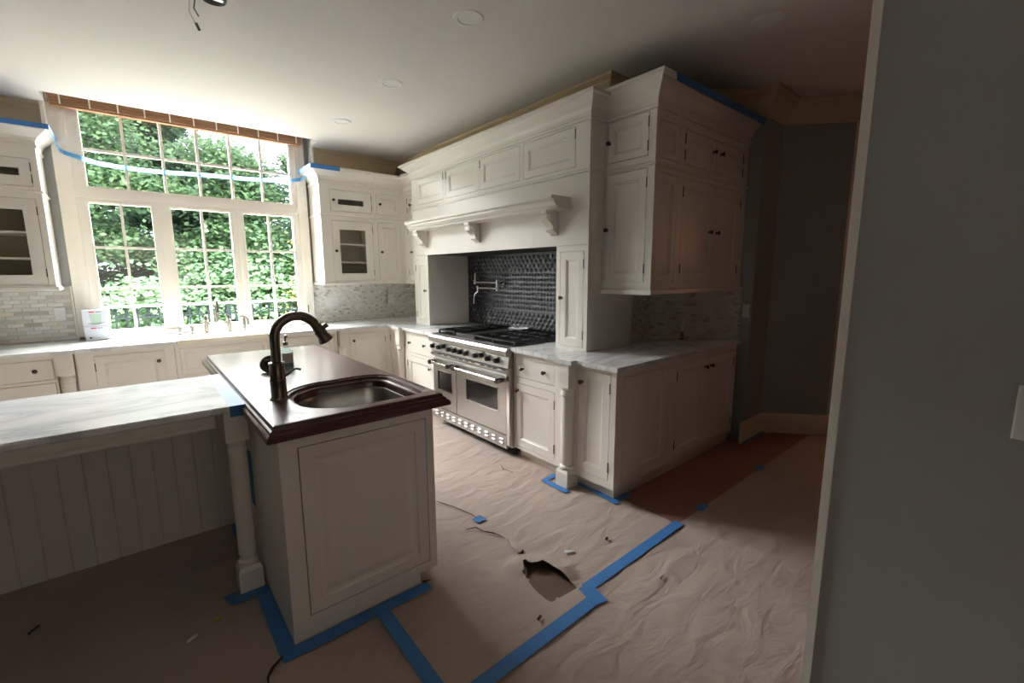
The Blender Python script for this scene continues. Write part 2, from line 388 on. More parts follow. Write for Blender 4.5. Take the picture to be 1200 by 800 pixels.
# ------------------------------------------------------------------ window_1
win = root('window_1', None, None, (.6, YW, .955), kind='structure')
YG = 5.625
mb = MB()   # casing and fixed members
for x0, x1 in ((-.425, -.36), (1.56, 1.625)): mb.box(x0, x1, 5.605, 5.66, .94, 3.12)
for x0, x1 in ((-.36, -.315), (1.515, 1.56)): mb.box(x0, x1, 5.59, 5.70, .955, 3.12)
mb.box(-.36, 1.56, 5.59, 5.70, 3.03, 3.12)
build('casing', mb, TRIM, win)
mb = MB().box(-.315, 1.515, 5.585, 5.69, 2.178, 2.235).box(.255, .30, 5.59, 5.69, .955, 2.178).box(.895, .925, 5.59, 5.69, .955, 2.178)
build('mullion', mb, TRIM, win)
build('sill', MB().box(-.36, 1.56, 5.54, 5.72, .921, .962), TRIM, win)
def sash(x0, x1, z0, z1, gx0, gx1, gz0, gz1, cols, rows):
    """rows: list of muntin heights"""
    mb = MB()
    mb.box(x0, gx0, 5.60, 5.66, z0, z1); mb.box(gx1, x1, 5.60, 5.66, z0, z1)
    mb.box(gx0, gx1, 5.60, 5.66, z0, gz0); mb.box(gx0, gx1, 5.60, 5.66, gz1, z1)
    b = .012
    mb.box(gx0-b-.006, gx0-b, 5.592, 5.60, gz0-b, gz1+b); mb.box(gx1+b, gx1+b+.006, 5.592, 5.60, gz0-b, gz1+b)
    mb.box(gx0-b, gx1+b, 5.592, 5.60, gz1+b, gz1+b+.006)
    s = build('sash', mb, TRIM, win)
    xs = [gx0+(gx1-gx0)*i/cols for i in range(cols+1)]; zs = [gz0]+rows+[gz1]
    m = MB()
    for x in xs[1:-1]: m.box(x-.011, x+.011, 5.606, 5.645, gz0, gz1)
    for z in rows: m.box(gx0, gx1, 5.607, 5.644, z-.011, z+.011)
    build('muntin', m, TRIM, s)
    for i in range(cols):
        for j in range(len(zs)-1):
            build('pane', MB().box(xs[i], xs[i+1], YG, YG+.004, zs[j], zs[j+1]), GLASS, s)
sash(-.315, 1.515, 2.235, 3.03, -.228, 1.458, 2.285, 2.96, 6, [2.603])
sash(-.315, .255, .962, 2.178, -.242, .196, .99, 2.142, 2, [1.752, 1.374])
sash(.30, .895, .962, 2.178, .35, .843, .99, 2.142, 2, [1.752, 1.374])
sash(.925, 1.515, .962, 2.178, .968, 1.455, .99, 2.142, 2, [1.752, 1.374])
build('hinge', MB().box(1.545, 1.553, 5.583, 5.592, 1.05, 1.14), BRASS, win)
# bamboo shade, drawn up
sh = root('bamboo_shade', 'rolled-up woven bamboo shade across the top of the window', 'window shade', (.6, 5.54, 2.93))
mb = MB()
for k in range(9): mb.box(-.40, 1.585, 5.50+.004*(k % 2), 5.512+.004*(k % 2), 2.925+k*.02, 2.942+k*.02)
build('valance', mb, BAMBOO, sh)
mb = MB()
for k in range(5): mb.box(-.39, 1.575, 5.52, 5.58, 2.912+k*.018, 2.926+k*.018)
build('folded_slats', mb, BAMBOO, sh)
for k in range(11): build('binding_thread', MB().box(-.33+k*.185, -.319+k*.185, 5.496, 5.50, 2.922, 3.10), WAX, sh)
build('headrail', MB().box(-.40, 1.585, 5.515, 5.585, 3.07, 3.12), BAMBOO, sh)

# ------------------------------------------------------------------ cabinets: base run under the window
FW = Face('y', 4.90); ZT = .89; GB = 'base cabinets under the window counter'
def base_body(cab, F, a0, a1, depth=.72, z0=.10, toe=True, z1=ZT):
    build('body', MB().fbox(F, a0, a1, .024, depth, z0, z1), PAINT, cab)
    if toe: build('toe_kick', MB().fbox(F, a0, a1, .07, .09, 0, z0), PAINT, cab)
c = root('base_cabinet', 'white three-drawer base cabinet left of the turned post on the window wall', 'cabinet', (-.9, 5.2, 0), GB)
base_body(c, FW, -1.32, -.53)
ops = [(-1.28, -.542, .695, .855), (-1.28, -.542, .45, .672), (-1.28, -.542, .14, .43)]
frame(c, FW, -1.32, -.53, .10, ZT, ops)
for o in ops: door(c, FW, *o, knobs=((-.645, (o[2]+o[3])/2), (-1.18, (o[2]+o[3])/2)), style='slab', name='drawer')
c = root('base_cabinet', 'white single-door base cabinet between the turned post and the farmhouse sink', 'cabinet', (-.1, 5.2, 0), GB)
base_body(c, FW, -.415, .215)
ops = [(-.31, .145, .14, .85)]
frame(c, FW, -.415, .215, .10, ZT, ops); door(c, FW, *ops[0], knobs=((.10, .762),), hinge='lo')
c = root('sink_cabinet', 'white apron-panelled cabinet carrying the farmhouse sink below the window', 'cabinet', (.6, 5.2, 0), GB)
base_body(c, FW, .218, .985, z1=.66)
ops = [(.25, .955, .61, .85), (.25, .602, .14, .585), (.602, .955, .14, .585)]
frame(c, FW, .218, .985, .10, ZT, ops); door(c, FW, *ops[0], name='apron_panel', s=.03); door(c, FW, *ops[1], knobs=((.56, .5),)); door(c, FW, *ops[2], knobs=((.645, .5),))
c = root('base_cabinet', 'white panel-fronted base unit right of the farmhouse sink, partly behind the island faucet', 'cabinet', (1.3, 5.2, 0), GB)
base_body(c, FW, .988, 1.63)
ops = [(1.01, 1.60, .14, .865)]
frame(c, FW, .988, 1.63, .10, ZT, ops); door(c, FW, *ops[0], s=.07)
c = root('base_cabinet', 'white single-door base cabinet in the corner, right of the post on the window wall', 'cabinet', (2, 5.2, 0), GB)
base_body(c, FW, 1.74, 2.24)
ops = [(1.765, 2.18, .14, .845)]
frame(c, FW, 1.74, 2.24, .10, ZT, ops); door(c, FW, *ops[0], knobs=((1.808, .765),), hinge='hi')

def post(x, y, label, ztop=ZT, w=.11, rr=.045, group='turned posts of the cabinets', zb=.715):
    p = root('turned_post', label, 'post', (x, y, 0), group); h = w/2
    build('top_block', MB().box(x-h*.9, x+h*.9, y-h*.9, y+h*.9, zb+.01, ztop), PAINT, p)
    build('shaft', MB().lathe([(0, .13), (rr*1.05, .13), (rr*1.15, .14), (rr*1.15, .155), (rr*.85, .165), (rr*.9, .18), (rr*1.02, .195), (rr*.98, .21), (rr, .23), (rr, zb-.07), (rr*.97, zb-.055), (rr*1.12, zb-.048), (rr*1.12, zb-.03), (rr, zb-.022), (rr, zb-.008), (rr*1.15, zb), (rr*1.15, zb+.012), (0, zb+.012)], (x, y, 0), n=28), PAINT, p, smooth=True)
    build('base_block', MB().loops([[(x-a, y-a, z), (x+a, y-a, z), (x+a, y+a, z), (x-a, y+a, z)] for a, z in ((h, 0), (h, .115), (h*.82, .135))]), PAINT, p)
    return p
p = post(-.475, 4.90, 'white turned post between the drawers and the door on the window wall'); build('backing_panel', MB().box(-.5295, -.4155, 4.957, 4.975, .1, ZT), PAINT, p)
p = post(1.692, 4.90, 'white turned post behind the island faucet spout on the window wall', w=.10); build('backing_panel', MB().box(1.6305, 1.7395, 4.957, 4.975, .1, ZT), PAINT, p)
p = post(2.23, 4.585, 'white turned post left of the range, nearest the room corner'); build('backing_panel', MB().box(2.287, 2.305, 4.5255, 4.6445, .1, ZT), PAINT, p)
post(2.215, 2.045, 'white turned post right of the range, standing on blue tape')

# range side base units
FR = Face('x', 2.24); GR = 'base cabinets of the range wall'
c = root('base_cabinet', 'narrow white filler cabinet between the room corner and the left post of the range wall', 'cabinet', (2.6, 4.75, 0), GR)
base_body(c, FR, 4.645, 4.90, .7); ops = [(4.675, 4.885, .14, .86)]
frame(c, FR, 4.645, 4.90, .10, ZT, ops); door(c, FR, *ops[0], hinge='hi', s=.03)
c = root('base_cabinet', 'white drawer-over-door base cabinet left of the range', 'cabinet', (2.6, 4.2, 0), GR)
base_body(c, FR, 3.865, 4.525, .7); ops = [(3.915, 4.47, .65, .84), (3.915, 4.47, .14, .62)]
frame(c, FR, 3.865, 4.525, .10, ZT, ops)
door(c, FR, *ops[0], knobs=((4.39, .76), (4.07, .76)), style='slab', name='drawer'); door(c, FR, *ops[1], knobs=((3.97, .53),), hinge='hi')
c = root('base_cabinet', 'white drawer-over-door base cabinet right of the range', 'cabinet', (2.6, 2.4, 0), GR)
base_body(c, FR, 2.105, 2.648, .7); ops = [(2.195, 2.632, .692, .845), (2.195, 2.632, .125, .645)]
frame(c, FR, 2.105, 2.648, .10, ZT, ops)
door(c, FR, *ops[0], knobs=((2.54, .765), (2.30, .775)), style='slab', name='drawer'); door(c, FR, *ops[1], knobs=((2.60, .585),), hinge='lo')
# end cabinet with its two faces
c = root('end_cabinet', 'large white base cabinet at the outer corner with doors on two faces', 'cabinet', (3, 1.9, 0))
FE = Face('y', 1.66)
build('body', MB().prism([(2.265, 1.685), (3.90, 1.685), (3.93, 1.79), (3.4, 2.19), (3.03, 2.19), (3.03, 2.1), (2.265, 2.1)], .10, ZT), PAINT, c)
build('toe_kick', MB().prism([(2.30, 1.70), (3.93, 1.70), (3.93, 1.74), (3.3, 2.08), (2.30, 2.08)], 0, .10), PAINT, c)
o1 = (1.705, 1.975, .15, .862)
frame(c, FR, 1.66, 2.10, .10, ZT, [o1]); door(c, FR, *o1, knobs=((1.94, .775),), hinge='lo')
ops = [(2.318, 2.845, .13, .84), (2.955, 3.415, .13, .84), (3.415, 3.87, .13, .84)]
frame(c, FE, 2.262, 3.91, .10, ZT, [ops[0], (2.955, 3.87, .13, .84)])
door(c, FE, *ops[0], s=.06, name='panel'); door(c, FE, *ops[1], knobs=((3.375, .765),), hinge='lo'); door(c, FE, *ops[2], knobs=((3.46, .765),), hinge='hi')

# ------------------------------------------------------------------ countertops
def edge_slab(polys, z0, z1):
    mb = MB()
    for p in polys: mb.prism(p, z0, z1)
    return mb
o = build('countertop', edge_slab([[(-3.19, 4.87), (-.545, 4.87), (-.545, 4.84), (-.405, 4.84), (-.405, 4.87), (.235, 4.87), (.235, 5.655), (-3.19, 5.655)],
    [(.235, 5.27), (.965, 5.27), (.965, 5.655), (.235, 5.655)],
    [(.965, 4.87), (1.625, 4.87), (1.625, 4.84), (1.755, 4.84), (1.755, 4.87), (2.205, 4.87), (2.205, 4.66), (2.165, 4.66), (2.165, 4.51), (2.205, 4.51), (2.205, 3.857), (3.045, 3.857), (3.045, 5.655), (.965, 5.655)]], .89, .92), MARBLE)
tag(o, 'white marble countertop under the window running round the corner to the range', 'countertop')
o = build('countertop', edge_slab([[(2.205, 2.648), (2.205, 2.125), (2.155, 2.125), (2.155, 1.965), (2.205, 1.965), (2.205, 1.63), (3.925, 1.63), (4.03, 1.70), (3.405, 2.205), (3.045, 2.205), (3.045, 2.648)]], .89, .92), MARBLE)
tag(o, 'grey-veined marble countertop right of the range, wrapping the outer corner', 'countertop')

# farmhouse sink
s = root('farmhouse_sink', 'cream fireclay farmhouse sink set in the counter below the window', 'sink', (.6, 5.07, .67))
mb = MB()
def rrect(x0, x1, y0, y1, r, z, n=6):
    L = []
    for cx, cy, a0 in ((x1-r, y1-r, 0), (x0+r, y1-r, 90), (x0+r, y0+r, 180), (x1-r, y0+r, 270)):
        for k in range(n+1):
            a = math.radians(a0+90*k/n); L.append((cx+r*math.cos(a), cy+r*math.sin(a), z))
    return L
build('basin', MB().loops([rrect(.238, .962, 4.926, 5.266, .01, .67), rrect(.238, .962, 4.926, 5.266, .01, .891), rrect(.238, .962, 4.864, 5.266, .01, .891), rrect(.238, .962, 4.864, 5.266, .01, .926), rrect(.262, .938, 4.888, 5.242, .03, .926), rrect(.268, .932, 4.94, 5.236, .04, .86), rrect(.268, .932, 4.945, 5.236, .04, .72), rrect(.30, .90, 4.93, 5.20, .05, .70)]), CERAMIC, s)
build('drain', MB().lathe([(0, .701), (.04, .701), (.045, .704), (0, .704)], (.6, 5.07, 0)), STEEL, s)

# bridge faucet
f = root('bridge_faucet', 'nickel bridge faucet with a gooseneck spout behind the farmhouse sink', 'faucet', (.61, 5.38, .92))
for x in (.515, .71):
    build('valve_body', MB().lathe([(0, 0), (.028, 0), (.028, .012), (.02, .02), (.02, .10), (.024, .105), (.024, .12), (.014, .13), (.016, .16), (.008, .172), (0, .172)], (x, 5.38, .92)), TAPMETAL, f, smooth=True)
build('bridge', MB().tube([(.515, 5.38, 1.0), (.57, 5.38, 1.025), (.61, 5.38, 1.03), (.65, 5.38, 1.025), (.71, 5.38, 1.0)], .009), TAPMETAL, f, smooth=True)
pts = [(.61, 5.38, 1.03), (.61, 5.38, 1.16)] + [(.61, 5.32+.06*math.cos(a), 1.19+.06*math.sin(a)) for a in [math.pi*k/8 for k in range(0, 9)]] + [(.61, 5.26, 1.13)]
build('spout', MB().tube(pts, .012), TAPMETAL, f, smooth=True)
for x, lb in ((.30, 'small nickel counter fitting, left of the pair beside the farmhouse sink'), (.40, 'small nickel counter fitting, right of the pair beside the farmhouse sink')):
    o = build('sink_fitting', MB().lathe([(0, 0), (.02, 0), (.02, .02), (.012, .025), (.012, .05), (.019, .055), (.019, .08), (0, .09)], (x, 5.40, .92)), TAPMETAL, smooth=True)
    tag(o, lb, 'tap fitting')
f = root('side_spray', 'nickel side sprayer with a hooked head right of the bridge faucet', 'faucet', (.85, 5.40, .92))
build('stem', MB().lathe([(0, 0), (.022, 0), (.022, .012), (.014, .02), (.014, .11), (.011, .14), (0, .14)], (.85, 5.40, .92)), TAPMETAL, f, smooth=True)
build('spray_head', MB().tube([(.80, 5.40, 1.062), (.83, 5.40, 1.07), (.86, 5.40, 1.065), (.882, 5.39, 1.04), (.885, 5.39, .98)], .011), TAPMETAL, f, smooth=True)

# ------------------------------------------------------------------ backsplashes
bs = root('tile_backsplash', 'pale marble brick backsplash left of the window', 'backsplash', (-1, 5.65, .92))
build('grout_bed', MB().box(-2.2, -.435, 5.645, 5.658, .921, 1.40), GROUT, bs)
unit = MB().box(-.049, .049, -.006, .004, -.0145, .0145); ume = mesh_from('tile', unit.v, unit.f); ume.materials.append(TILEO)
for r in range(14):
    for k in range(13):
        x = -.50-k*.103-(.05 if r % 2 else 0)
        if x < -1.55: continue
        place('tile', ume, bs, (x, 5.645-.0015*rnd.random(), .94+r*.0335))
build('edge_tile', MB().box(-.445, -.43, 5.635, 5.658, .921, 1.405), TRIM, bs)
def mosaic(parent, F, a0, a1, z0, z1, tw=.040, tv=.026, dirv=None):
    """small marble pieces, joined: too small to tell apart one by one"""
    mb = MB(); nz_ = int((z1-z0)/tv); na = int((a1-a0)/tw)
    for r in range(nz_):
        for k in range(-1, na+1):
            s0 = a0+k*tw+(tw/2 if r % 2 else 0); s1 = s0+tw-.003
            s0 = max(s0, a0); s1 = min(s1, a1)
            if s1-s0 < .006: continue
            d = -.004*rnd.random()
            mb.fbox(F, s0, s1, d, .006, z0+r*tv+.001, z0+(r+1)*tv-.002)
    o = build('mosaic_tiles', mb, TILE, parent, recalc=False); o['kind'] = 'stuff'; return o
bs = root('tile_backsplash', 'mottled marble mosaic backsplash right of the window, in the room corner', 'backsplash', (2.3, 5.65, .92))
build('grout_bed', MB().box(1.60, 3.045, 5.648, 5.659, .921, 1.40).box(3.04, 3.049, 4.75, 5.648, .921, 1.40), GROUT, bs)
mosaic(bs, Face('y', 5.642), 1.60, 3.04, .922, 1.40); mosaic(bs, Face('x', 3.033), 4.75, 5.64, .922, 1.40)
build('edge_tile', MB().box(1.585, 1.60, 5.63, 5.658, .921, 1.405), TRIM, bs)
bs = root('tile_backsplash', 'dim marble mosaic backsplash behind the candlestick under the end wall cabinet', 'backsplash', (3.6, 2.1, .92))
mbg = MB().box(3.045, 3.42, 2.205, 2.213, .921, 1.37); build('grout_bed', mbg, GROUT, bs)
mosaic(bs, Face('y', 2.200), 3.05, 3.41, .922, 1.37)
L = math.hypot(.625, .5); ux, uy = .625/L, -.5/L; nx, ny = uy, -ux
class Diag:
    ax = 'd'
    def __call__(s, a, d, z): return (3.41+ux*a-nx*d, 2.205+uy*a-ny*d, z)
DG = Diag(); mb = MB(); tw, tv = .052, .024
for r in range(18):
    for k in range(-1, 15):
        s0 = max(0, k*tw+(tw/2 if r % 2 else 0)); s1 = min(L, k*tw+(tw/2 if r % 2 else 0)+tw-.003)
        if s1-s0 < .006: continue
        d = -.004-.004*rnd.random(); z0 = .922+r*tv+.001; z1 = z0+tv-.003
        q = [DG(a, dd, z) for z in (z0, z1) for a, dd in ((s0, d), (s1, d), (s1, .0), (s0, .0))]
        mb.add(q, [(0,3,2,1),(4,5,6,7),(0,1,5,4),(1,2,6,5),(2,3,7,6),(3,0,4,7)])
o = build('mosaic_tiles', mb, TILE, bs); o['kind'] = 'stuff'
o = build('grout_bed', MB().add([DG(a, dd, z) for z in (.921, 1.37) for a, dd in ((0, -.001), (L, -.001), (L, -.004), (0, -.004))], [(0,3,2,1),(4,5,6,7),(0,1,5,4),(1,2,6,5),(2,3,7,6),(3,0,4,7)]), GROUT, bs)

# outlets and switches
def plate(cx, z, F, w, label, n=1, d=-.008):
    p = root('outlet_plate', label, 'outlet', F(cx, d, z))
    build('plate', MB().loops(panel_loops(F, cx-w/2, cx+w/2, z-.058, z+.058, [(0, d+.007), (0, d+.002), (.004, d-.001)])), WHITE, p)
    for k in range(n):
        x = cx+(k-(n-1)/2)*.046
        build('socket', MB().fbox(F, x-.016, x+.016, d-.003, d+.002, z-.034, z+.034), WHITE, p)
    return p
F5 = Face('y', 5.640)
plate(-.53, 1.16, F5, .075, 'white outlet plate on the pale brick backsplash left of the window')
plate(1.845, 1.16, F5, .165, 'wide white three-gang plate on the mosaic next to the window', 3)
plate(2.62, 1.17, F5, .075, 'small white outlet plate on the mosaic in the room corner')
plate(1.655, 1.165, Face('x', 4.038), .06, 'pale plate on the narrow wall end beside the diagonal tiles', 1, d=-.004)
sw = root('switch_plate', 'white switch plate on the near grey wall at the right edge', 'switch', (1.395, -.025, 1.2))
FN = Face('x', 1.40)
build('plate', MB().loops(panel_loops(FN, -.115, .015, 1.142, 1.258, [(0, 0), (0, -.005), (.003, -.008)])), WHITE, sw)
for a in (-.08, -.03): build('toggle', MB().fbox(FN, a-.012, a+.012, -.011, -.007, 1.17, 1.23), WHITE, sw)

# ------------------------------------------------------------------ wall cabinets on the window wall
FU = Face('y', 5.25); ZU = 1.415; ZUT = 2.55
def shell(cab, F, a0, a1, depth, z0, z1, shelves, mid):
    mb = MB().fbox(F, a0, a0+.018, .022, depth, z0, z1).fbox(F, a1-.018, a1, .022, depth, z0, z1).fbox(F, a0+.018, a1-.018, .022, depth, z0, z0+.018)
    mb.fbox(F, a0+.018, a1-.018, .022, depth, z1-.018, z1)
    build('body', mb, PAINT, cab)
    build('back_panel', MB().fbox(F, a0+.018, a1-.018, depth-.012, depth, z0+.018, z1-.018), PAINT_IN, cab)
    for z in shelves: build('shelf', MB().fbox(F, a0+.019, a1-.019, .03, depth-.013, z, z+.018), PAINT, cab)
def upper_window(label, xa, xb, glassdoors, plain, path, gend):
    c = root('wall_cabinet', label, 'cabinet', ((xa+xb)/2, 5.45, 1.38), 'glass-door wall cabinets beside the window')
    return c
c = root('wall_cabinet', 'white glass-door wall cabinet with blue tape on its crown, left of the window', 'cabinet', (-.9, 5.45, 1.38))
shell(c, FU, -1.24, -.49, .385, 1.385, ZUT, (1.625, 1.83, 2.13), 0)
gl = [(-1.01, -.53, 1.425, 2.10, (-.935, -.605, 1.495, 2.02)), (-1.01, -.53, 2.19, 2.405, (-.935, -.592, 2.262, 2.335))]
frame(c, FU, -1.24, -.49, 1.385, ZUT, [g[:4] for g in gl])
for g in gl: door(c, FU, *g[:4], style='glass', glass=g[4], hinge='hi', knobs=((-.975, g[2]+.3),) if g[3] < 2.15 else ((-.975, 2.3),))
pa = [(-1.24, 5.25), (-.49, 5.25), (-.49, 5.64)]
build('crown', MB().sweep(pa, CROWN(2.49, .17), 1), PAINT, c); build('belt', MB().sweep(pa, BELT(2.145), 1), PAINT, c); build('light_rail', MB().sweep(pa, LIGHTRAIL(1.375), 1), PAINT, c)
c = root('wall_cabinet', 'white glass-door wall cabinet with blue tape on its crown, right of the window', 'cabinet', (1.97, 5.45, 1.38))
shell(c, FU, 1.655, 2.27, .385, 1.385, ZUT, (1.625, 1.83, 2.13), 0)
gl = [(1.765, 2.245, 1.425, 2.10, (1.845, 2.16, 1.50, 2.01)), (1.765, 2.245, 2.20, 2.435, (1.845, 2.155, 2.27, 2.345))]
frame(c, FU, 1.655, 2.27, 1.385, ZUT, [g[:4] for g in gl])
for g in gl: door(c, FU, *g[:4], style='glass', glass=g[4], hinge='hi', knobs=((1.80, 1.76),) if g[3] < 2.15 else ((1.80, 2.32),))
pa = [(1.655, 5.64), (1.655, 5.25), (2.27, 5.25)]
build('crown', MB().sweep(pa, CROWN(2.49, .17), 1), PAINT, c); build('belt', MB().sweep(pa, BELT(2.145), 1), PAINT, c); build('light_rail', MB().sweep(pa, LIGHTRAIL(1.375), 1), PAINT, c)
c = root('corner_wall_cabinet', 'white L-shaped corner wall cabinet between the glass-door cabinet and the range hood', 'cabinet', (2.8, 5.3, 1.38))
build('body', MB().prism([(2.272, 5.274), (2.684, 5.274), (2.684, 4.735), (3.03, 4.735), (3.03, 5.635), (2.272, 5.635)], 1.385, ZUT), PAINT, c)
FUX = Face('x', 2.66)
oo = [(2.305, 2.60, 1.425, 2.11), (2.305, 2.60, 2.20, 2.44)]
frame(c, FU, 2.272, 2.66, 1.385, ZUT, oo)
door(c, FU, *oo[0], knobs=((2.345, 1.76),), s=.05); door(c, FU, *oo[1], knobs=((2.345, 2.32),), s=.045)
oo = [(4.80, 5.16, 1.425, 2.11), (4.80, 5.16, 2.20, 2.44)]
frame(c, FUX, 4.735, 5.272, 1.385, ZUT, oo)
door(c, FUX, *oo[0], knobs=((5.06, 1.76),), hinge='hi', s=.05); door(c, FUX, *oo[1], knobs=((5.06, 2.32),), hinge='hi', s=.045)
pa = [(2.272, 5.25), (2.66, 5.25), (2.66, 4.735)]
build('crown', MB().sweep(pa, CROWN(2.49, .17), 1), PAINT, c); build('belt', MB().sweep(pa, BELT(2.145), 1), PAINT, c); build('light_rail', MB().sweep(pa, LIGHTRAIL(1.375), 1), PAINT, c)

# ------------------------------------------------------------------ hood and its two tall cabinets
FH = Face('x', 2.50); Y0, Y1, A0, A1, ZL = 2.13, 4.73, 2.445, 4.415, 1.70
hood = root('range_hood', 'white panelled mantel hood above the range with shelf, corbels and four small doors', 'range hood', (2.77, 3.43, 1.7))
build('body', MB().box(2.524, 3.045, Y0, Y1, ZL+.02, 2.56), PAINT, hood)
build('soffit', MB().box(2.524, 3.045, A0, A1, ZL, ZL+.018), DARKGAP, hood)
oo = [(2.265, 2.825, 2.245, 2.52), (2.87, 3.425, 2.245, 2.52), (3.45, 4.005, 2.245, 2.52), (4.05, 4.61, 2.245, 2.52)]
frame(hood, FH, Y0, Y1, ZL, 2.56, oo)
for i, o in enumerate(oo):
    d = door(hood, FH, *o, s=.055)
    place('hinge', HINGE, d, FH(o[1]-.004 if i in (1, 2) else o[0]+.003, -.003, 2.47), rz(FH))
pa = [(3.04, Y1), (2.50, Y1), (2.50, Y0), (3.04, Y0)]
build('crown', MB().sweep(pa, CROWN(2.535, .155, .10), 1), PAINT, hood)
build('belt', MB().sweep(pa, BELT(2.195), 1), PAINT, hood)
SH = [(0, 1.955), (.13, 1.955), (.14, 1.962), (.14, 1.972), (.155, 1.978), (.165, 1.99), (.175, 2.0), (.175, 2.012), (.19, 2.018), (.198, 2.024), (.198, 2.042), (0, 2.042)]
ms = build('mantel_shelf', MB().loops([[(2.50-o, y, z) for o, z in SH] for y in (2.305, 4.55)]), PAINT, hood)
cs = [(0, 1.955), (.135, 1.955), (.135, 1.935), (.12, 1.925), (.128, 1.905), (.118, 1.885), (.09, 1.868), (.068, 1.85), (.06, 1.832), (.066, 1.818), (.052, 1.802), (.03, 1.80), (.02, 1.785), (0, 1.78)]
for y in (2.46, 3.46, 4.44):
    k = build('corbel', MB().loops([[(2.50-o, y+s, z) for o, z in cs] for s in (-.036, .036)]), PAINT, hood)
    build('corbel_scroll', MB().lathe([(0, y-.046), (.018, y-.046), (.024, y-.04), (.024, y+.04), (.018, y+.046), (0, y+.046)], (2.405, 0, 1.905), axis='y', n=14).lathe([(0, y-.043), (.012, y-.043), (.016, y-.038), (.016, y+.038), (.012, y+.043), (0, y+.043)], (2.455, 0, 1.815), axis='y', n=12), PAINT, k, smooth=True)
for (a0, a1, lb, kn, hg) in ((Y0, A0, 'tall narrow white cabinet right of the range alcove, standing on the counter', 2.385, 'lo'), (A1, Y1, 'tall narrow white cabinet left of the range alcove, standing on the counter', 4.475, 'hi')):
    c = root('tall_cabinet', lb, 'cabinet', (2.77, (a0+a1)/2, .92))
    build('body', MB().box(2.524, 3.045, a0, a1, .921, ZL+.019), PAINT, c)
    o = (a0+.038, a1-.04, .945, 1.655)
    frame(c, FH, a0, a1, .921, ZL-.002, [o]); door(c, FH, *o, knobs=((kn, 1.31),), hinge=hg, s=.055)

# pressed tin panel
tp = root('tin_backsplash', 'dark pressed-tin backsplash panel in the alcove behind the range', 'backsplash', (3.03, 3.43, .92))
build('sheet', MB().box(3.03, 3.047, A0+.003, A1-.003, .925, ZL-.003), TIN, tp)
def dome(mb, y, z, r, h, n=8):
    ring = [(3.03, y+r*math.cos(2*math.pi*k/n+math.pi/8), z+r*math.sin(2*math.pi*k/n+math.pi/8)) for k in range(n)]
    r2 = [(3.03-h*.75, y+r*.6*math.cos(2*math.pi*k/n+math.pi/8), z+r*.6*math.sin(2*math.pi*k/n+math.pi/8)) for k in range(n)]
    vs = ring+r2+[(3.03-h, y, z)]
    mb.add(vs, [(k, (k+1) % n, n+(k+1) % n, n+k) for k in range(n)]+[(n+k, n+(k+1) % n, 2*n) for k in range(n)])
mb = MB()
for zb, rows in ((.955, 4), (1.525, 4)):
    for r in range(rows):
        y = A0+.03+(.032 if r % 2 else 0)
        while y < A1-.02: dome(mb, y, zb+r*.043, .024, .014); y += .064
z = 1.15
while z < 1.49:
    y = A0+.03
    while y < A1-.02:
        dome(mb, y, z, .019, .013, 6); y += .043
    z += .047
o = build('embossed_bumps', mb, TIN, tp, smooth=True); o['kind'] = 'stuff'
mb = MB()
for z in (1.118, 1.505, .935, 1.685): mb.box(3.02, 3.031, A0+.004, A1-.004, z-.004, z+.004)
build('raised_bead', mb, TIN, tp)
# pot filler
pf = root('pot_filler', 'folded chrome pot-filler tap on the dark tin backsplash', 'faucet', (3.0, 3.85, 1.35))
build('wall_flange', MB().lathe([(0, 3.028), (.032, 3.028), (.032, 3.02), (.02, 3.012), (.011, 3.0), (.011, 2.96), (0, 2.96)], (0, 3.76, 1.38), axis='x'), CHROME, pf, smooth=True)
build('upper_arm', MB().tube([(2.955, 3.76, 1.40), (2.955, 4.17, 1.40)], .010), CHROME, pf, smooth=True)
build('lower_arm', MB().tube([(2.945, 3.76, 1.34), (2.945, 4.10, 1.34)], .010), CHROME, pf, smooth=True)
build('joint', MB().lathe([(0, 1.31), (.014, 1.31), (.014, 1.43), (0, 1.43)], (2.955, 3.765, 0)).lathe([(0, 1.38), (.016, 1.38), (.016, 1.42), (.006, 1.425), (.006, 1.50), (0, 1.50)], (2.955, 4.165, 0)), CHROME, pf, smooth=True)
build('spout', MB().lathe([(0, 1.29), (.012, 1.29), (.014, 1.36), (0, 1.36)], (2.945, 4.10, 0)).tube([(2.945, 4.10, 1.30), (2.93, 4.14, 1.27), (2.93, 4.155, 1.22), (2.93, 4.155, 1.16)], .009), CHROME, pf, smooth=True)
build('lever', MB().tube([(2.955, 4.165, 1.40), (2.93, 4.22, 1.42), (2.92, 4.235, 1.45)], .007).tube([(2.945, 3.98, 1.30), (2.92, 3.92, 1.285), (2.90, 3.90, 1.285)], .01), BLACK, pf, smooth=True)

# ------------------------------------------------------------------ the range
RY0, RY1 = 2.655, 3.85
rg = root('range_cooker', 'wide stainless steel double-oven gas range with black grates', 'range', (2.6, 3.25, 0))
FO = Face('x', 2.20)
build('body', MB().box(2.225, 3.01, RY0, RY1, .09, .905), STEEL, rg)
build('bullnose', MB().loops([[(2.16+.0*k+x, y, z) for x, z in ((.07, .845), (.012, .848), (.0, .86), (.0, .895), (.012, .912), (.05, .918), (.09, .918), (.09, .845))] for y in (RY0, RY1) for k in (0,)]), STEEL, rg)
cp = build('control_panel', MB().loops([[(x, y, z) for x, z in ((2.225, .745), (2.20, .745), (2.185, .755), (2.20, .843), (2.225, .843))] for y in (RY0+.004, RY1-.004)]), STEEL, rg)
build('vent_trim', MB().loops([[(x, y, z) for x, z in ((2.225, .705), (2.19, .705), (2.178, .715), (2.178, .73), (2.19, .74), (2.225, .74))] for y in (RY0+.004, RY1-.004)]), CHROME, rg)
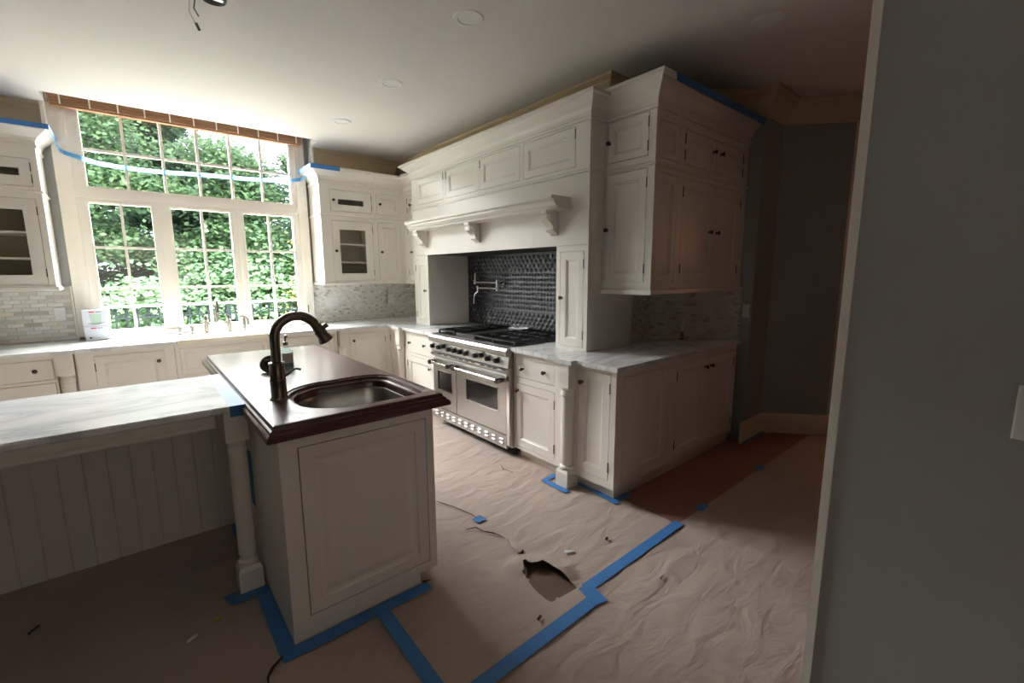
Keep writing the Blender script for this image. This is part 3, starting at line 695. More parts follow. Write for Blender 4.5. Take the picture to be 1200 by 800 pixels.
kb = MB().lathe([(0, -.042), (.017, -.042), (.0195, -.038), (.0215, -.012), (.0215, -.008), (0, -.008)], axis='y', n=16)
kme = mesh_from('burner_knob', kb.v, kb.f, True); kme.materials.append(BLACK)
bz_ = MB().lathe([(0, -.01), (.028, -.01), (.030, -.004), (.030, 0.004), (0, .004)], axis='y', n=18)
bme = mesh_from('bezel', bz_.v, bz_.f, True); bme.materials.append(CHROME)
for i, y in enumerate((3.80, 3.685, 3.60, 3.505, 3.415, 3.32, 3.225, 3.085, 3.00, 2.905, 2.785)):
    z = .802 if i not in (2, 8) else .818
    k = place('burner_knob', kme, rg, (2.193, y, z), -math.pi/2); WM[k.as_pointer()] = Matrix.Translation((2.193, y, z)) @ Matrix.Rotation(-math.pi/2, 4, 'Z')
    bo = bpy.data.objects.new('bezel', bme); COL.objects.link(bo); bo.parent = k
def oven(a0, a1, w0, w1, wz0, wz1, lb):
    mb = MB()
    mb.fbox(FO, a0, w0, 0, .024, .195, .675).fbox(FO, w1, a1, 0, .024, .195, .675).fbox(FO, w0, w1, 0, .024, .195, wz0).fbox(FO, w0, w1, 0, .024, wz1, .675)
    d = build('oven_door', mb, STEEL, rg, label=lb)
    build('window', MB().fbox(FO, w0+.006, w1-.006, .006, .02, wz0+.006, wz1-.006), OVENGLASS, d, label='dark oven glass')
    m = MB()
    for q in ((w0, w0+.008, wz0, wz1), (w1-.008, w1, wz0, wz1), (w0, w1, wz0, wz0+.008), (w0, w1, wz1-.008, wz1)): m.fbox(FO, q[0], q[1], -.003, .01, q[2], q[3])
    build('window_trim', m, CHROME, d)
    build('handle', MB().tube([FO(a0+.02, -.055, .648), FO(a1-.02, -.055, .648)], .0135, 14), CHROME, d, smooth=True)
    for a in (a0+.04, a1-.04):
        build('handle_bracket', MB().lathe([(0, -.078), (.018, -.078), (.022, -.066), (.022, -.03), (.018, 0), (0, 0)], (2.20, a, .648), axis='x', n=14), NICKEL, d, smooth=True)
oven(2.70, 3.425, 2.80, 3.27, .368, .572, 'wide right-hand steel oven door')
oven(3.435, 3.84, 3.50, 3.765, .372, .572, 'narrow left-hand steel oven door')
build('side_strip', MB().fbox(FO, 2.66, 2.694, -.002, .024, .11, .70), CHROME, rg)
kp = build('kick_panel', MB().fbox(FO, 2.70, 3.84, .0, .024, .075, .187), STEEL, rg)
lv = MB().loops([[(x, y, z) for x, z in ((.0, -.008), (-.012, -.006), (-.012, 0), (.0, .010))] for y in (-.022, .022)])
lme = mesh_from('louvre', lv.v, lv.f); lme.materials.append(STEELR)
for k in range(11):
    for z in (.115, .145): place('louvre', lme, kp, (2.199, 2.76+k*.103, z))
for y in (2.70, 3.80):
    build('leg', MB().lathe([(0, 0), (.022, 0), (.022, .01), (.016, .02), (.016, .09), (0, .09)], (2.30, y, 0)), BLACK, rg)
ct = build('cooktop', MB().box(2.25, 2.99, RY0+.01, RY1-.01, .905, .921), BLACK, rg)
def grate(y0, y1):
    g = MB(); z = .958
    def bar(xa, ya, xb, yb, w=.012, h=.014): g.box(min(xa, xb)-w/2, max(xa, xb)+w/2, min(ya, yb)-w/2, max(ya, yb)+w/2, z-h, z)
    for x in (2.28, 2.62, 2.96): bar(x, y0, x, y1)
    for y in (y0, (y0+y1)/2, y1): bar(2.28, y, 2.96, y)
    for cx in (2.45, 2.79):
        for sx in (-1, 1):
            for yy in (y0+(y1-y0)*.25, y0+(y1-y0)*.75): bar(cx+sx*.05, yy, cx+sx*.16, yy)
        cy = (y0+y1)/2
        bar(cx, y0, cx, y0+(y1-y0)*.33); bar(cx, y1, cx, y1-(y1-y0)*.33)
    for x in (2.28, 2.62, 2.96):
        for y in (y0, y1): g.box(x-.008, x+.008, y-.008, y+.008, .921, z)
    gr = build('grate', g, IRON, rg)
    for cx in (2.45, 2.79):
        build('burner', MB().lathe([(0, .921), (.055, .921), (.05, .932), (.032, .934), (.034, .944), (.02, .948), (0, .948)], (cx, (y0+y1)/2, 0)), BLACK, gr, smooth=True)
for a, b in ((2.68, 2.955), (2.965, 3.24), (3.56, 3.83)): grate(a, b)
build('griddle', MB().loops([[(x, y, z) for x, y in ((2.28+i, 3.26+i), (2.93-i, 3.26+i), (2.93-i, 3.54-i), (2.28+i, 3.54-i))] for i, z in ((0, .921), (0, .95), (.012, .95), (.02, .938))]), GRIDDLE, rg)
build('rear_vent', MB().box(2.94, 2.99, 3.26, 3.54, .93, .965), CHROME, rg)

# ------------------------------------------------------------------ end wall cabinet
c = root('end_wall_cabinet', 'large white wall cabinet at the outer corner with blue tape along its crown', 'cabinet', (3.2, 1.95, 1.34))
FX, FEY = Face('x', 2.66), Face('y', 1.72)
build('body', MB().prism([(2.684, 1.744), (4.03, 1.744), (3.40, 2.19), (3.03, 2.19), (3.03, 2.128), (2.684, 2.128)], 1.385, 2.55), PAINT, c)
xo = [(1.775, 2.108, 1.43, 2.18), (1.775, 2.108, 2.255, 2.53)]
frame(c, FX, 1.72, 2.128, 1.37, 2.58, xo)
door(c, FX, *xo[0], knobs=((2.095, 1.80),), hinge='lo'); door(c, FX, *xo[1], knobs=((2.09, 2.39),), hinge='lo', s=.05)
eo = [(2.70, 2.945, 1.43, 2.15), (3.015, 3.475, 1.43, 2.15), (3.475, 3.93, 1.43, 2.15), (2.70, 2.945, 2.24, 2.475), (3.015, 3.475, 2.24, 2.475), (3.475, 3.93, 2.24, 2.475)]
frame(c, FEY, 2.682, 4.035, 1.37, 2.58, [eo[0], (3.015, 3.93, 1.43, 2.15), eo[3], (3.015, 3.93, 2.24, 2.475)])
door(c, FEY, *eo[0], s=.045, name='panel'); door(c, FEY, *eo[3], s=.045, name='panel')
door(c, FEY, *eo[1], knobs=((3.425, 1.80),), hinge='lo', s=.06); door(c, FEY, *eo[2], knobs=((3.54, 1.80),), hinge='hi', s=.06)
door(c, FEY, *eo[4], knobs=((3.425, 2.385),), hinge='lo', s=.05); door(c, FEY, *eo[5], knobs=((3.54, 2.385),), hinge='hi', s=.05)
pa = [(2.66, 2.128), (2.66, 1.72), (4.035, 1.72)]
build('crown', MB().sweep(pa, CROWN(2.535, .185, .10), 1), PAINT, c); build('belt', MB().sweep(pa, BELT(2.19), 1), PAINT, c); build('light_rail', MB().sweep(pa, LIGHTRAIL(1.345), 1), PAINT, c)

# candlestick
cn = root('candlestick', 'small brass candlestick with a white candle on the right-hand marble counter', 'candlestick', (3.61, 2.0, .92))
build('holder', MB().lathe([(0, .92), (.034, .92), (.034, .926), (.014, .934), (.01, .95), (.018, .962), (.01, .972), (.018, .985), (.016, .992), (0, .992)], (3.61, 2.0, 0)), BRASS, cn, smooth=True)
build('candle', MB().lathe([(0, .985), (.0125, .985), (.0125, 1.10), (.006, 1.106), (0, 1.106)], (3.61, 2.0, 0)), WAX, cn, smooth=True)

# ------------------------------------------------------------------ island
IX0, IX1, IY0, IY1 = .352, 1.012, 1.79, 3.66
isl = root('kitchen_island', 'white panelled island cabinet under the dark wooden sink top', 'island', (.68, 2.7, 0))
FI = Face('y', IY0)
mb = MB().box(IX0, IX0+.02, IY0+.024, IY1, 0, .88).box(IX1-.02, IX1, IY0+.024, IY1, .085, .88).box(IX0+.02, IX1-.02, IY1-.02, IY1, .085, .88).box(IX0+.02, IX1-.02, IY0+.03, IY1-.02, .085, .11)
build('body', mb, PAINT, isl)
dI = (.418, .975, .112, .835)
frame(isl, FI, IX0, IX1, .07, .88, [dI], th=.023)
door(isl, FI, *dI, s=.05, style='raised', name='end_panel', gap=.004)
build('toe_kick', MB().box(IX0, .925, IY0+.012, IY0+.03, 0, .072).box(.905, .925, IY0+.03, IY1-.05, 0, .085), PAINT, isl)
FIR = [(1.83, 2.4), (2.42, 3.0), (3.02, 3.62)]

# wooden top with the sink cut-out
HX0, HX1, HY0, HY1 = .502, 1.015, 1.862, 2.375
def hole(off, z, n=10): return rrect(HX0-off, HX1+off, HY0-off, HY1+off, .17+off if off > -.1 else .07, z, n)
def holeloop(off, z, n=8):
    L = []; x0, x1, y0, y1 = HX0-off, HX1+off, HY0-off, HY1+off
    for cx, cy, r, a0 in ((x1, y1, .11, 0), (x0, y1, .20, 90), (x0, y0, .20, 180), (x1, y0, .05, 270)):
        r = r+off
        px = cx-r if a0 in (0, 270) else cx+r; py = cy-r if a0 in (0, 90) else cy+r
        for k in range(n+1):
            a = math.radians(a0+90*k/n); L.append((px+r*math.cos(a), py+r*math.sin(a), z))
    return L
def outl(o, z): return [(.348-o, 1.793-o, z), (1.055+o, 1.793-o, z), (1.055+o, 3.712+o, z), (.348-o, 3.712+o, z)]
bm = bmesh.new()
T = Matrix.Translation((.7, 2.75, .88))
def lp(L): return [bm.verts.new((x-.7, y-2.75, z-.88)) for x, y, z in L]
def bridge(A, B):
    n = len(A)
    for i in range(n): bm.faces.new((A[i], A[(i+1) % n], B[(i+1) % n], B[i]))
outs = [lp(outl(*q)) for q in ((0, .94), (.007, .938), (.010, .932), (.012, .924), (.020, .920), (.024, .912), (.034, .904), (.038, .896), (.038, .884), (.032, .880))]
for a, b in zip(outs, outs[1:]): bridge(a, b)
ins = [lp(holeloop(*q)) for q in ((.022, .94), (.018, .934), (.008, .932), (.004, .925), (.0, .918), (-.012, .914), (-.016, .905), (-.018, .880))]
for a, b in zip(ins, ins[1:]): bridge(a, b)
for A, B in ((outs[0], ins[0]), (outs[-1], ins[-1])):
    es = []
    for Lq in (A, B):
        for i in range(len(Lq)):
            e = bm.edges.get((Lq[i], Lq[(i+1) % len(Lq)])) or bm.edges.new((Lq[i], Lq[(i+1) % len(Lq)]))
            es.append(e)
    bmesh.ops.triangle_fill(bm, edges=es, use_beauty=True)
bmesh.ops.recalc_face_normals(bm, faces=bm.faces)
me = bpy.data.meshes.new('island_countertop'); bm.to_mesh(me); bm.free(); me.materials.append(WOOD)
io = bpy.data.objects.new('island_countertop', me); COL.objects.link(io); io.location = (.7, 2.75, .88)
tag(io, 'dark mahogany island countertop with moulded edge and a rounded sink cut-out', 'countertop')
sk = root('island_sink', 'stainless steel undermount bar sink in the dark wooden island top', 'sink', (.75, 2.1, .72))
def basin(off, z): return holeloop(off, z)
build('basin', MB().loops([basin(-.006, .8795), basin(-.022, .8795), basin(-.03, .86), basin(-.034, .76), basin(-.06, .735), basin(-.15, .728)], False, True), BASIN, sk, smooth=True)
build('drain', MB().lathe([(0, .729), (.03, .729), (.042, .733), (.045, .731), (.045, .7285), (0, .7285)], (.77, 2.12, 0)), STEEL, sk)

# island faucet
fx, fy = .452, 2.175
f = root('island_faucet', 'tall gooseneck pull-down faucet in antique nickel on the island', 'faucet', (fx, fy, .94))
build('base', MB().lathe([(0, .94), (.041, .94), (.041, .944), (.036, .948), (.033, .952), (.0325, 1.02), (.0335, 1.024), (.0335, 1.03), (.0325, 1.034), (.031, 1.036), (.031, 1.098), (.034, 1.10), (.034, 1.108), (.024, 1.112), (0, 1.112)], (fx, fy, 0), n=28), NICKEL, f, smooth=True)
R_ = .095; cx = fx+R_; cz = 1.215
pts = [(fx, fy, 1.105), (fx, fy, 1.16)] + [(cx+R_*math.cos(a), fy, cz+R_*math.sin(a)) for a in [math.radians(180-k*12.5) for k in range(0, 13)]]
end = Vector(pts[-1]); dr = Vector((math.cos(math.radians(-60)), 0, math.sin(math.radians(-60))))
build('gooseneck', MB().tube(pts, .021, 16), NICKEL, f, smooth=True)
hd = [end+dr*t for t in (-.005, .03, .035, .045, .06, .088, .091)]
h_ = build('spray_head', MB().tube(hd, [.0225, .0235, .028, .027, .026, .036, .030], 18), NICKEL, f, smooth=True)
build('spray_button', MB().tube([hd[1]+Vector((.02, -.0, .014)), hd[1]+Vector((.036, 0, .024))], .012, 10), NICKEL, h_, smooth=True)
build('lever', MB().tube([(fx+.028, fy-.004, 1.045), (fx+.045, fy-.008, 1.052), (fx+.062, fy-.012, 1.068), (fx+.078, fy-.016, 1.072), (fx+.094, fy-.02, 1.066)], [.008, .006, .005, .005, .006], 8), NICKEL, f, smooth=True)
# tap fitting lying behind the faucet
st = root('loose_drain_fitting', 'round antique-nickel drain fitting leaning behind the island faucet', 'drain fitting', (.54, 2.83, .94))
Rm = Matrix.Translation((.555, 2.84, .985)) @ Matrix.Rotation(math.radians(62), 4, 'X') @ Matrix.Rotation(math.radians(-20), 4, 'Y')
def xf(mb, M_): mb.v = [tuple(M_ @ Vector(v)) for v in mb.v]; return mb
build('flange', xf(MB().lathe([(.024, -.004), (.044, -.006), (.052, -.002), (.052, .003), (.042, .008), (.024, .004)], n=26), Rm), NICKEL, st, smooth=True)
build('hub', xf(MB().lathe([(0, .0), (.024, .0), (.022, .03), (.014, .036), (0, .036)], n=18), Rm), IRON, st, smooth=True)
build('clamp', MB().tube([(.575, 2.82, .99), (.578, 2.80, .965), (.57, 2.785, .952)], [.012, .013, .011], 10), CHROME, st, smooth=True)
# soap bottle
sb = root('soap_bottle', 'clear plastic soap bottle with white label and pump, behind the island faucet', 'bottle', (.655, 2.88, .94))
build('bottle', MB().loops([rrect(.617, .693, 2.855, 2.905, .02, z) for z in (.941, 1.04)]+[rrect(.64, .67, 2.865, 2.895, .014, 1.065), rrect(.643, .667, 2.868, 2.892, .011, 1.08)]), BOTTLE, sb, smooth=True)
build('soap', MB().loops([rrect(.62, .69, 2.858, 2.902, .02, z) for z in (.943, .985)]), SOAP, sb)
build('label', MB().box(.626, .684, 2.8535, 2.8545, .975, 1.035), WHITE, sb)
build('pump', MB().lathe([(0, 1.08), (.014, 1.08), (.014, 1.10), (.005, 1.102), (.005, 1.14), (0, 1.14)], (.655, 2.88, 0)).tube([(.655, 2.88, 1.14), (.655, 2.85, 1.142), (.655, 2.838, 1.134)], .005), NICKEL, sb, smooth=True)

# ------------------------------------------------------------------ seating counter beside the island
pn = root('seating_counter', 'white beadboard-backed seating counter running left from the island', 'counter', (-.8, 2.9, 0))
build('backing', MB().box(-2.6, .348, 3.018, 3.04, .012, .889), PAINT, pn)
un = MB().loops([[(-.045, 0, 0), (.045, 0, 0), (.045, 0, .86), (-.045, 0, .86)], [(-.045, -.008, 0), (.045, -.008, 0), (.045, -.008, .86), (-.045, -.008, .86)], [(-.041, -.013, 0), (.041, -.013, 0), (.041, -.013, .86), (-.041, -.013, .86)]])
pme = mesh_from('board', un.v, un.f); pme.materials.append(PAINT)
for k in range(30):
    place('board', pme, pn, (.30-k*.0905, 3.018, .014))
build('front_rail', MB().sweep([(-2.6, 2.335), (.215, 2.335)], [(0, .815), (.012, .815), (.018, .822), (.018, .835), (.012, .845), (.012, .888), (-.02, .888), (-.02, .815)], 1), PAINT, pn)
build('side_rail', MB().box(.235, .346, 2.37, 3.0, .80, .888), PAINT, pn)
o = build('counter_slab', MB().loops([[(-2.7, y, z) for y, z in pr] if k == 0 else [(.349, y, z) for y, z in pr] for k in (0, 1) for pr in ([(2.262, .895), (2.268, .889), (3.07, .889), (3.075, .895), (3.075, .914), (3.069, .92), (2.268, .92), (2.262, .914)],)]), MARBLE)
tag(o, 'white marble slab of the seating counter in the left foreground', 'countertop')
post(.288, 2.318, 'white turned post in the angle between the seating counter and the island', ztop=.8885, w=.10, rr=.037, zb=.74)

# ------------------------------------------------------------------ recessed lights, ceiling box
dl = None
spots = [((1.595, 2.27), 'round recessed ceiling light nearest the camera, above the range side'), ((1.635, 3.36), 'middle round recessed ceiling light in the row toward the window'), ((1.65, 4.45), 'farthest round recessed ceiling light, closest to the window'), ((2.93, 1.20), 'round recessed ceiling light at the right, above the outer corner cabinets')]
for (x, y), lb in spots:
    L0 = root('recessed_light', lb, 'ceiling light', (x, y, H), 'recessed ceiling lights')
    build('trim_ring', MB().lathe([(.058, -.004), (.062, -.008), (.082, -.006), (.088, 0.0), (.058, 0.0)], (x, y, H), n=32), WHITE, L0, smooth=True)
    build('baffle', MB().lathe([(0, -.003), (.0585, -.003), (.0585, -.001), (0, -.001)], (x, y, H), n=32), DIFF, L0)
jb = root('junction_box', 'open ceiling junction box with dangling wires at the top of the picture', 'junction box', (.44, 2.90, H))
build('box_ring', MB().lathe([(.035, 0), (.035, -.02), (.055, -.03), (.06, -.02), (.06, 0)], (.46, 2.92, H), n=24), BLACK, jb, smooth=True)
build('bracket', MB().box(.42, .50, 2.90, 2.925, H-.028, H-.02), CHROME, jb)
build('wire', MB().tube([(.42, 2.95, H-.005), (.385, 2.97, H-.03), (.38, 3.0, H-.06), (.40, 3.02, H-.085)], .004, 8), GREYP, jb, smooth=True)
build('wire', MB().tube([(.40, 2.93, H-.005), (.36, 2.97, H-.04), (.36, 3.0, H-.085), (.385, 3.02, H-.125)], .003, 8), WAX, jb, smooth=True)
build('wire_nut', MB().tube([(.385, 3.02, H-.12), (.40, 3.03, H-.15)], .007, 8), OLIVEP, jb, smooth=True)

# ------------------------------------------------------------------ boxes on the sill counter
def gift(x0, x1, y0, y1, z0, z1, lb, mug):
    b = root('carton', lb, 'box', ((x0+x1)/2, (y0+y1)/2, z0), 'small white cartons beside the window')
    build('carton_body', MB().box(x0, x1, y0, y1, z0, z1), CARD, b)
    w = x1-x0; F = Face('y', y0)
    build('red_word', MB().fbox(F, x0+.25*w, x0+.46*w, -.0012, .0005, z1-.022, z1-.012), RED, b, label='small red printed word')
    build('grey_word', MB().fbox(F, x0+.50*w, x0+.70*w, -.0012, .0005, z1-.020, z1-.013), GREYP, b)
    if mug:
        build('printed_mug', MB().loops([[F(x0+u*w, d, z) for u, z in ((.30, z0+.03), (.66, z0+.03), (.70, z1-.036), (.26, z1-.036))] for d in (-.0012, .0005)]), GREENP, b, label='pale green printed mug')
        build('printed_saucer', MB().loops([[F(x0+u*w, d, z) for u, z in ((.12, z0+.032), (.36, z0+.018), (.62, z0+.018), (.86, z0+.038), (.62, z0+.026), (.36, z0+.026))] for d in (-.0018, .0005)]), OLIVEP, b)
    else:
        build('green_seal', MB().lathe([(0, y0-.0012), (.009, y0-.0012), (.009, y0), (0, y0)], (x0+.2*w, 0, z0+.022), axis='y', n=16), DKGREEN, b)
gift(-.378, -.205, 5.47, 5.58, .921, 1.045, 'lower of the two white cartons stacked beside the window, with a green seal', False)
gift(-.382, -.200, 5.475, 5.585, 1.046, 1.19, 'upper of the two white cartons stacked beside the window, with a printed mug', True)

# ------------------------------------------------------------------ floor papers
HOLE = [(1.385, 1.575), (1.41, 1.53), (1.47, 1.49), (1.476, 1.285), (1.31, 1.30), (1.315, 1.40), (1.335, 1.50)]  # torn hole; its outline also takes in the shadow cast by the flap
def inpoly(x, y, P):
    c_ = False
    for i in range(len(P)):
        x1_, y1_ = P[i]; x2_, y2_ = P[i-1]
        if (y1_ > y) != (y2_ > y) and x < (x2_-x1_)*(y-y1_)/(y2_-y1_)+x1_: c_ = not c_
    return c_
def paper_z(x, y, amp, seed):
    a = noise.fractal(Vector((x*1.6+seed, y*4.5, seed)), .9, 2.1, 4)
    b = 1-abs(noise.noise(Vector((x*3.2+y*1.3+seed, y*7-x*2, 3.3))))*2
    return .006+amp*(a*.6+max(0, b)**4*.9)
LIFT = [(1.33, 1.60, .9), (1.385, 1.58, 1), (1.47, 1.50, 1), (1.478, 1.38, .8)]
def segd(x, y, a, b):
    a, b, p_ = Vector(a), Vector(b), Vector((x, y)); t_ = max(0, min(1, (p_-a).dot(b-a)/(b-a).length_squared)); return (a+(b-a)*t_-p_).length
def sheet(x0, x1, y0, y1, st_, amp, seed, m, label, hole=False, lift=0, excl=()):
    nx_, ny_ = int((x1-x0)/st_)+1, int((y1-y0)/st_)+1
    xs = [x0+(x1-x0)*i/nx_ for i in range(nx_+1)]; ys = [y0+(y1-y0)*j/ny_ for j in range(ny_+1)]
    vs = []
    for y in ys:
        for x in xs:
            z = lift+max(.003, paper_z(x, y, amp, seed)); px_, py_ = x, y
            if hole:
                # torn edge curls up behind the hole
                dd = min(segd(x, y, (1.385, 1.575), (1.47, 1.49)), segd(x, y, (1.47, 1.49), (1.478, 1.40)))
                w_ = max(0, 1-dd/.12); z += .036*w_*w_*(3-2*w_)
            vs.append((px_, py_, z))
    if hole:
        for q, (x, y, z) in enumerate(vs):
            if abs(x-1.4) > .2 or abs(y-1.43) > .25: continue
            best = None
            for i in range(len(HOLE)):
                a, b = Vector(HOLE[i-1]), Vector(HOLE[i]); p_ = Vector((x, y)); t_ = max(0, min(1, (p_-a).dot(b-a)/(b-a).length_squared))
                c_ = a+(b-a)*t_; d_ = (c_-p_).length
                if best is None or d_ < best[0]: best = (d_, c_)
            if best[0] < .0105: vs[q] = (best[1].x, best[1].y, z)
    fs = []
    for j in range(ny_):
        for i in range(nx_):
            k_ = j*(nx_+1)+i; Q = [vs[k_], vs[k_+1], vs[k_+nx_+2], vs[k_+nx_+1]]; cx_, cy_ = sum(q[0] for q in Q)/4, sum(q[1] for q in Q)/4
            if hole and inpoly(cx_, cy_, HOLE): continue
            if any(e[0] < cx_ < e[1] and e[2] < cy_ < e[3] for e in excl): continue
            k = j*(nx_+1)+i; fs.append((k, k+1, k+nx_+2, k+nx_+1))
    mb = MB(); mb.v = vs; mb.f = fs
    o = build('floor_paper', mb, m, smooth=True, recalc=False); tag(o, label, 'paper sheet', 'protective floor papers'); return o
pA = sheet(-2.8, 2.345, 1.245, 4.98, .0205, .0050, 1.7, PAPER, 'crumpled brown kraft paper covering the kitchen floor, torn in the middle', hole=True, excl=[(.40, .90, 1.85, 3.5)])
pB = sheet(-2.8, 4.9, -1.4, 1.262, .026, .0040, 5.2, PAPER, 'wrinkled kraft paper sheet in the foreground below the long blue tape', lift=.0025)
pC = sheet(2.335, 4.80, 1.20, 1.70, .03, .0015, 9.1, PAPER_R, 'reddish rosin paper strip along the outer corner cabinet', lift=-.003)
def ribbon(name, pts, w, m, parent=None, z=.0, curl=0):
    """thin strip through (x, y[, z]) points"""
    mb = MB(); P = [Vector((p[0], p[1], p[2] if len(p) > 2 else z)) for p in pts]; L = []
    for i, p in enumerate(P):
        t = (P[min(i+1, len(P)-1)]-P[max(i-1, 0)]); n_ = Vector((t.y, -t.x, 0)).normalized()
        ww = w[i] if isinstance(w, (list, tuple)) else w
        a, b = p+n_*ww/2, p-n_*ww/2
        b = b+Vector((0, 0, curl))
        L.append([a, b, b+Vector((0, 0, .0012)), a+Vector((0, 0, .0012))])
    return build(name, mb.loops(L), m, parent)
def gz(x, y): return .0135 if y > 1.26 else .0155
# curled edges of the tears in the big sheet
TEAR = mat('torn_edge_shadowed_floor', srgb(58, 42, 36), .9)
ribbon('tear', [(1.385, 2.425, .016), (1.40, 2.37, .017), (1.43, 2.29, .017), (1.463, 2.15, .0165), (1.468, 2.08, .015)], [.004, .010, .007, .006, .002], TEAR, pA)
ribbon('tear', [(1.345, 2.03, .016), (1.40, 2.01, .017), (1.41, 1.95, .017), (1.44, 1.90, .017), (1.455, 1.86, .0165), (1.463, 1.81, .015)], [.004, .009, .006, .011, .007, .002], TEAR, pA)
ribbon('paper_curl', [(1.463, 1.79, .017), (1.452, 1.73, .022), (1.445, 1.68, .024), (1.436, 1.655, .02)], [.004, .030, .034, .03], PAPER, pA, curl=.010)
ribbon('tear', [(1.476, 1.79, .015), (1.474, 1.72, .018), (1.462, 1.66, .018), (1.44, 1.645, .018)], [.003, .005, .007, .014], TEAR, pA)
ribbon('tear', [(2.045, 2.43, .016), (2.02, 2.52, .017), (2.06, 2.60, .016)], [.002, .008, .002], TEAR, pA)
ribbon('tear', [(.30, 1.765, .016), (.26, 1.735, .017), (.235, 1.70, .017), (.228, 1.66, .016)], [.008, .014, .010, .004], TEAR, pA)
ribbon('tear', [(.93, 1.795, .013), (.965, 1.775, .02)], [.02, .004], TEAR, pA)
# flap standing up at the hole
build('torn_flap', MB().loops([[(1.345, 1.50, .010), (1.375, 1.585, .036), (1.383, 1.545, .012)], [(1.347, 1.50, .011), (1.377, 1.585, .037), (1.385, 1.545, .013)]]), PAPER, pA)

# ------------------------------------------------------------------ blue tape on floor and counters
GT = "strips of blue painter's tape"
def tape(pts, w, label, z=None, parent=None):
    P = []
    for p in pts: P.append((p[0], p[1], z if z is not None else gz(p[0], p[1])))
    o = ribbon('tape_strip', P, w, TAPE); tag(o, label, 'tape', GT); return o
def dense(p, q, n=8): return [(p[0]+(q[0]-p[0])*k/n, p[1]+(q[1]-p[1])*k/n) for k in range(n+1)]
tape(dense((2.36, 1.262), (1.50, 1.25)), .058, 'long blue tape strip on the paper seam, right of the torn hole', .0155)
tape([(1.505, 1.262), (1.475, 1.14)], .075, 'short blue tape piece at the jog in the seam below the torn hole', .0172)
tape(dense((1.505, 1.178), (.70, 1.165)), .060, 'long blue tape strip on the paper seam running off the bottom edge', .0160)
tape(dense((.70, 1.77), (.692, 1.20)), .058, 'blue tape strip running down the floor from the middle of the island end', .0150)
tape(dense((.30, 1.758), (.945, 1.758)), .062, 'blue tape strip along the foot of the island end', .0137)
tape(dense((.322, 1.74), (.322, 2.26)), .06, 'blue tape strip along the foot of the island left side, nearest the camera', .0148)
tape([(.20, 2.30), (.205, 2.24), (.345, 2.236)], .055, 'blue tape corner round the foot of the post by the island', .0162)
tape(dense((.325, 2.40), (.325, 2.98)), .05, 'blue tape strip behind the post under the seating counter', .0140)
tape([(2.26, 2.20), (2.13, 2.185), (2.13, 1.96)], .05, 'blue tape corner at the foot of the post right of the range', .0150)
tape(dense((2.29, 2.00), (2.265, 1.64)), .045, 'blue tape strip along the toe kick of the outer corner cabinet', .0155)
tape([(2.30, 1.672), (2.42, 1.668)], .05, 'scrap of blue tape at the outer corner cabinet toe', .0142)
tape([(1.435, 2.065), (1.50, 2.075)], .055, 'small blue tape square over the tear in the kraft paper', .0180)
tape([(2.58, 1.262), (2.68, 1.262)], .05, 'dim blue tape scrap on the seam right of the long strip', .016)
tape([(3.49, 1.262), (3.58, 1.262)], .05, 'far dim blue tape scrap on the seam near the doorway', .016)
tape(dense((3.96, 1.58), (4.38, 1.58)), .04, 'dark blue tape strip along the baseboard at the far wall', .012)
def vtape(box, label, m=TAPE):
    o = build('tape_strip', MB().box(*box), m); tag(o, label, 'tape', GT)
vtape((2.319, 2.3195, 2.40, 2.45, .02, .098), 'short blue tape on the toe kick right of the range'); 
vtape((2.296, 2.2985, 3.06, 3.095, .01, .085), 'blue tape tab hanging under the range')
vtape((.3485, .3515, 2.40, 2.47, .36, .64), 'vertical blue tape strip on the island side behind the post')
o = build('tape_strip', MB().loops([[(.268, y, z), (.3405, y, z)] + [(.3405, y, z+.001), (.268, y, z+.001)] for y, z in ((3.07, .9202), (2.262, .9202))]), TAPE); tag(o, 'blue tape on the marble slab where it meets the island', 'tape', GT)
vtape((.268, .3405, 2.259, 2.2605, .872, .9215), 'blue tape end folded over the marble slab edge beside the island')
# tape on crowns
CT = [(.103, 2.655), (.103, 2.635), (.106, 2.634), (.106, 2.663), (.0, 2.663), (.0, 2.6605)]
o = build('tape_strip', MB().sweep([(-1.24, 5.25), (-.49, 5.25), (-.49, 5.60)], [(.1015, 2.625), (.1035, 2.625), (.1035, 2.663), (0, 2.663), (0, 2.6612), (.1015, 2.6612)], 1), TAPE); tag(o, 'blue tape along the crown of the cabinet left of the window', 'tape', GT)
o = build('tape_strip', MB().sweep([(1.655, 5.60), (1.655, 5.25), (1.86, 5.25)], [(.1015, 2.615), (.1035, 2.615), (.1035, 2.663), (0, 2.663), (0, 2.6612), (.1015, 2.6612)], 1), TAPE); tag(o, 'blue tape on the crown corner of the cabinet right of the window', 'tape', GT)
o = build('tape_strip', MB().sweep([(2.70, 1.72), (4.10, 1.72)], [(.1015, 2.672), (.1035, 2.672), (.1035, 2.7225), (0, 2.7225), (0, 2.7212), (.1015, 2.7212)], 1), TAPE); tag(o, 'blue tape along the crown of the outer corner wall cabinet', 'tape', GT)
hang = [(-.39, 5.50, 2.60), (-.37, 5.555, 2.56), (-.35, 5.588, 2.548), (-.242, 5.588, 2.515), (-.135, 5.601, 2.492), (-.01, 5.601, 2.480), (.126, 5.601, 2.476), (.295, 5.601, 2.476), (.446, 5.601, 2.483), (.598, 5.601, 2.492), (.75, 5.601, 2.497), (.906, 5.601, 2.50), (1.06, 5.601, 2.505), (1.209, 5.601, 2.514), (1.449, 5.588, 2.533), (1.57, 5.588, 2.565), (1.62, 5.53, 2.60)]
o = build('hanging_tape', MB().loops([[(x, y, z-.018), (x, y, z+.018), (x, y+.001, z+.018), (x, y+.001, z-.018)] for x, y, z in hang]), TAPEW); tag(o, 'blue tape strand sagging across the upper window between the two cabinets', 'tape')

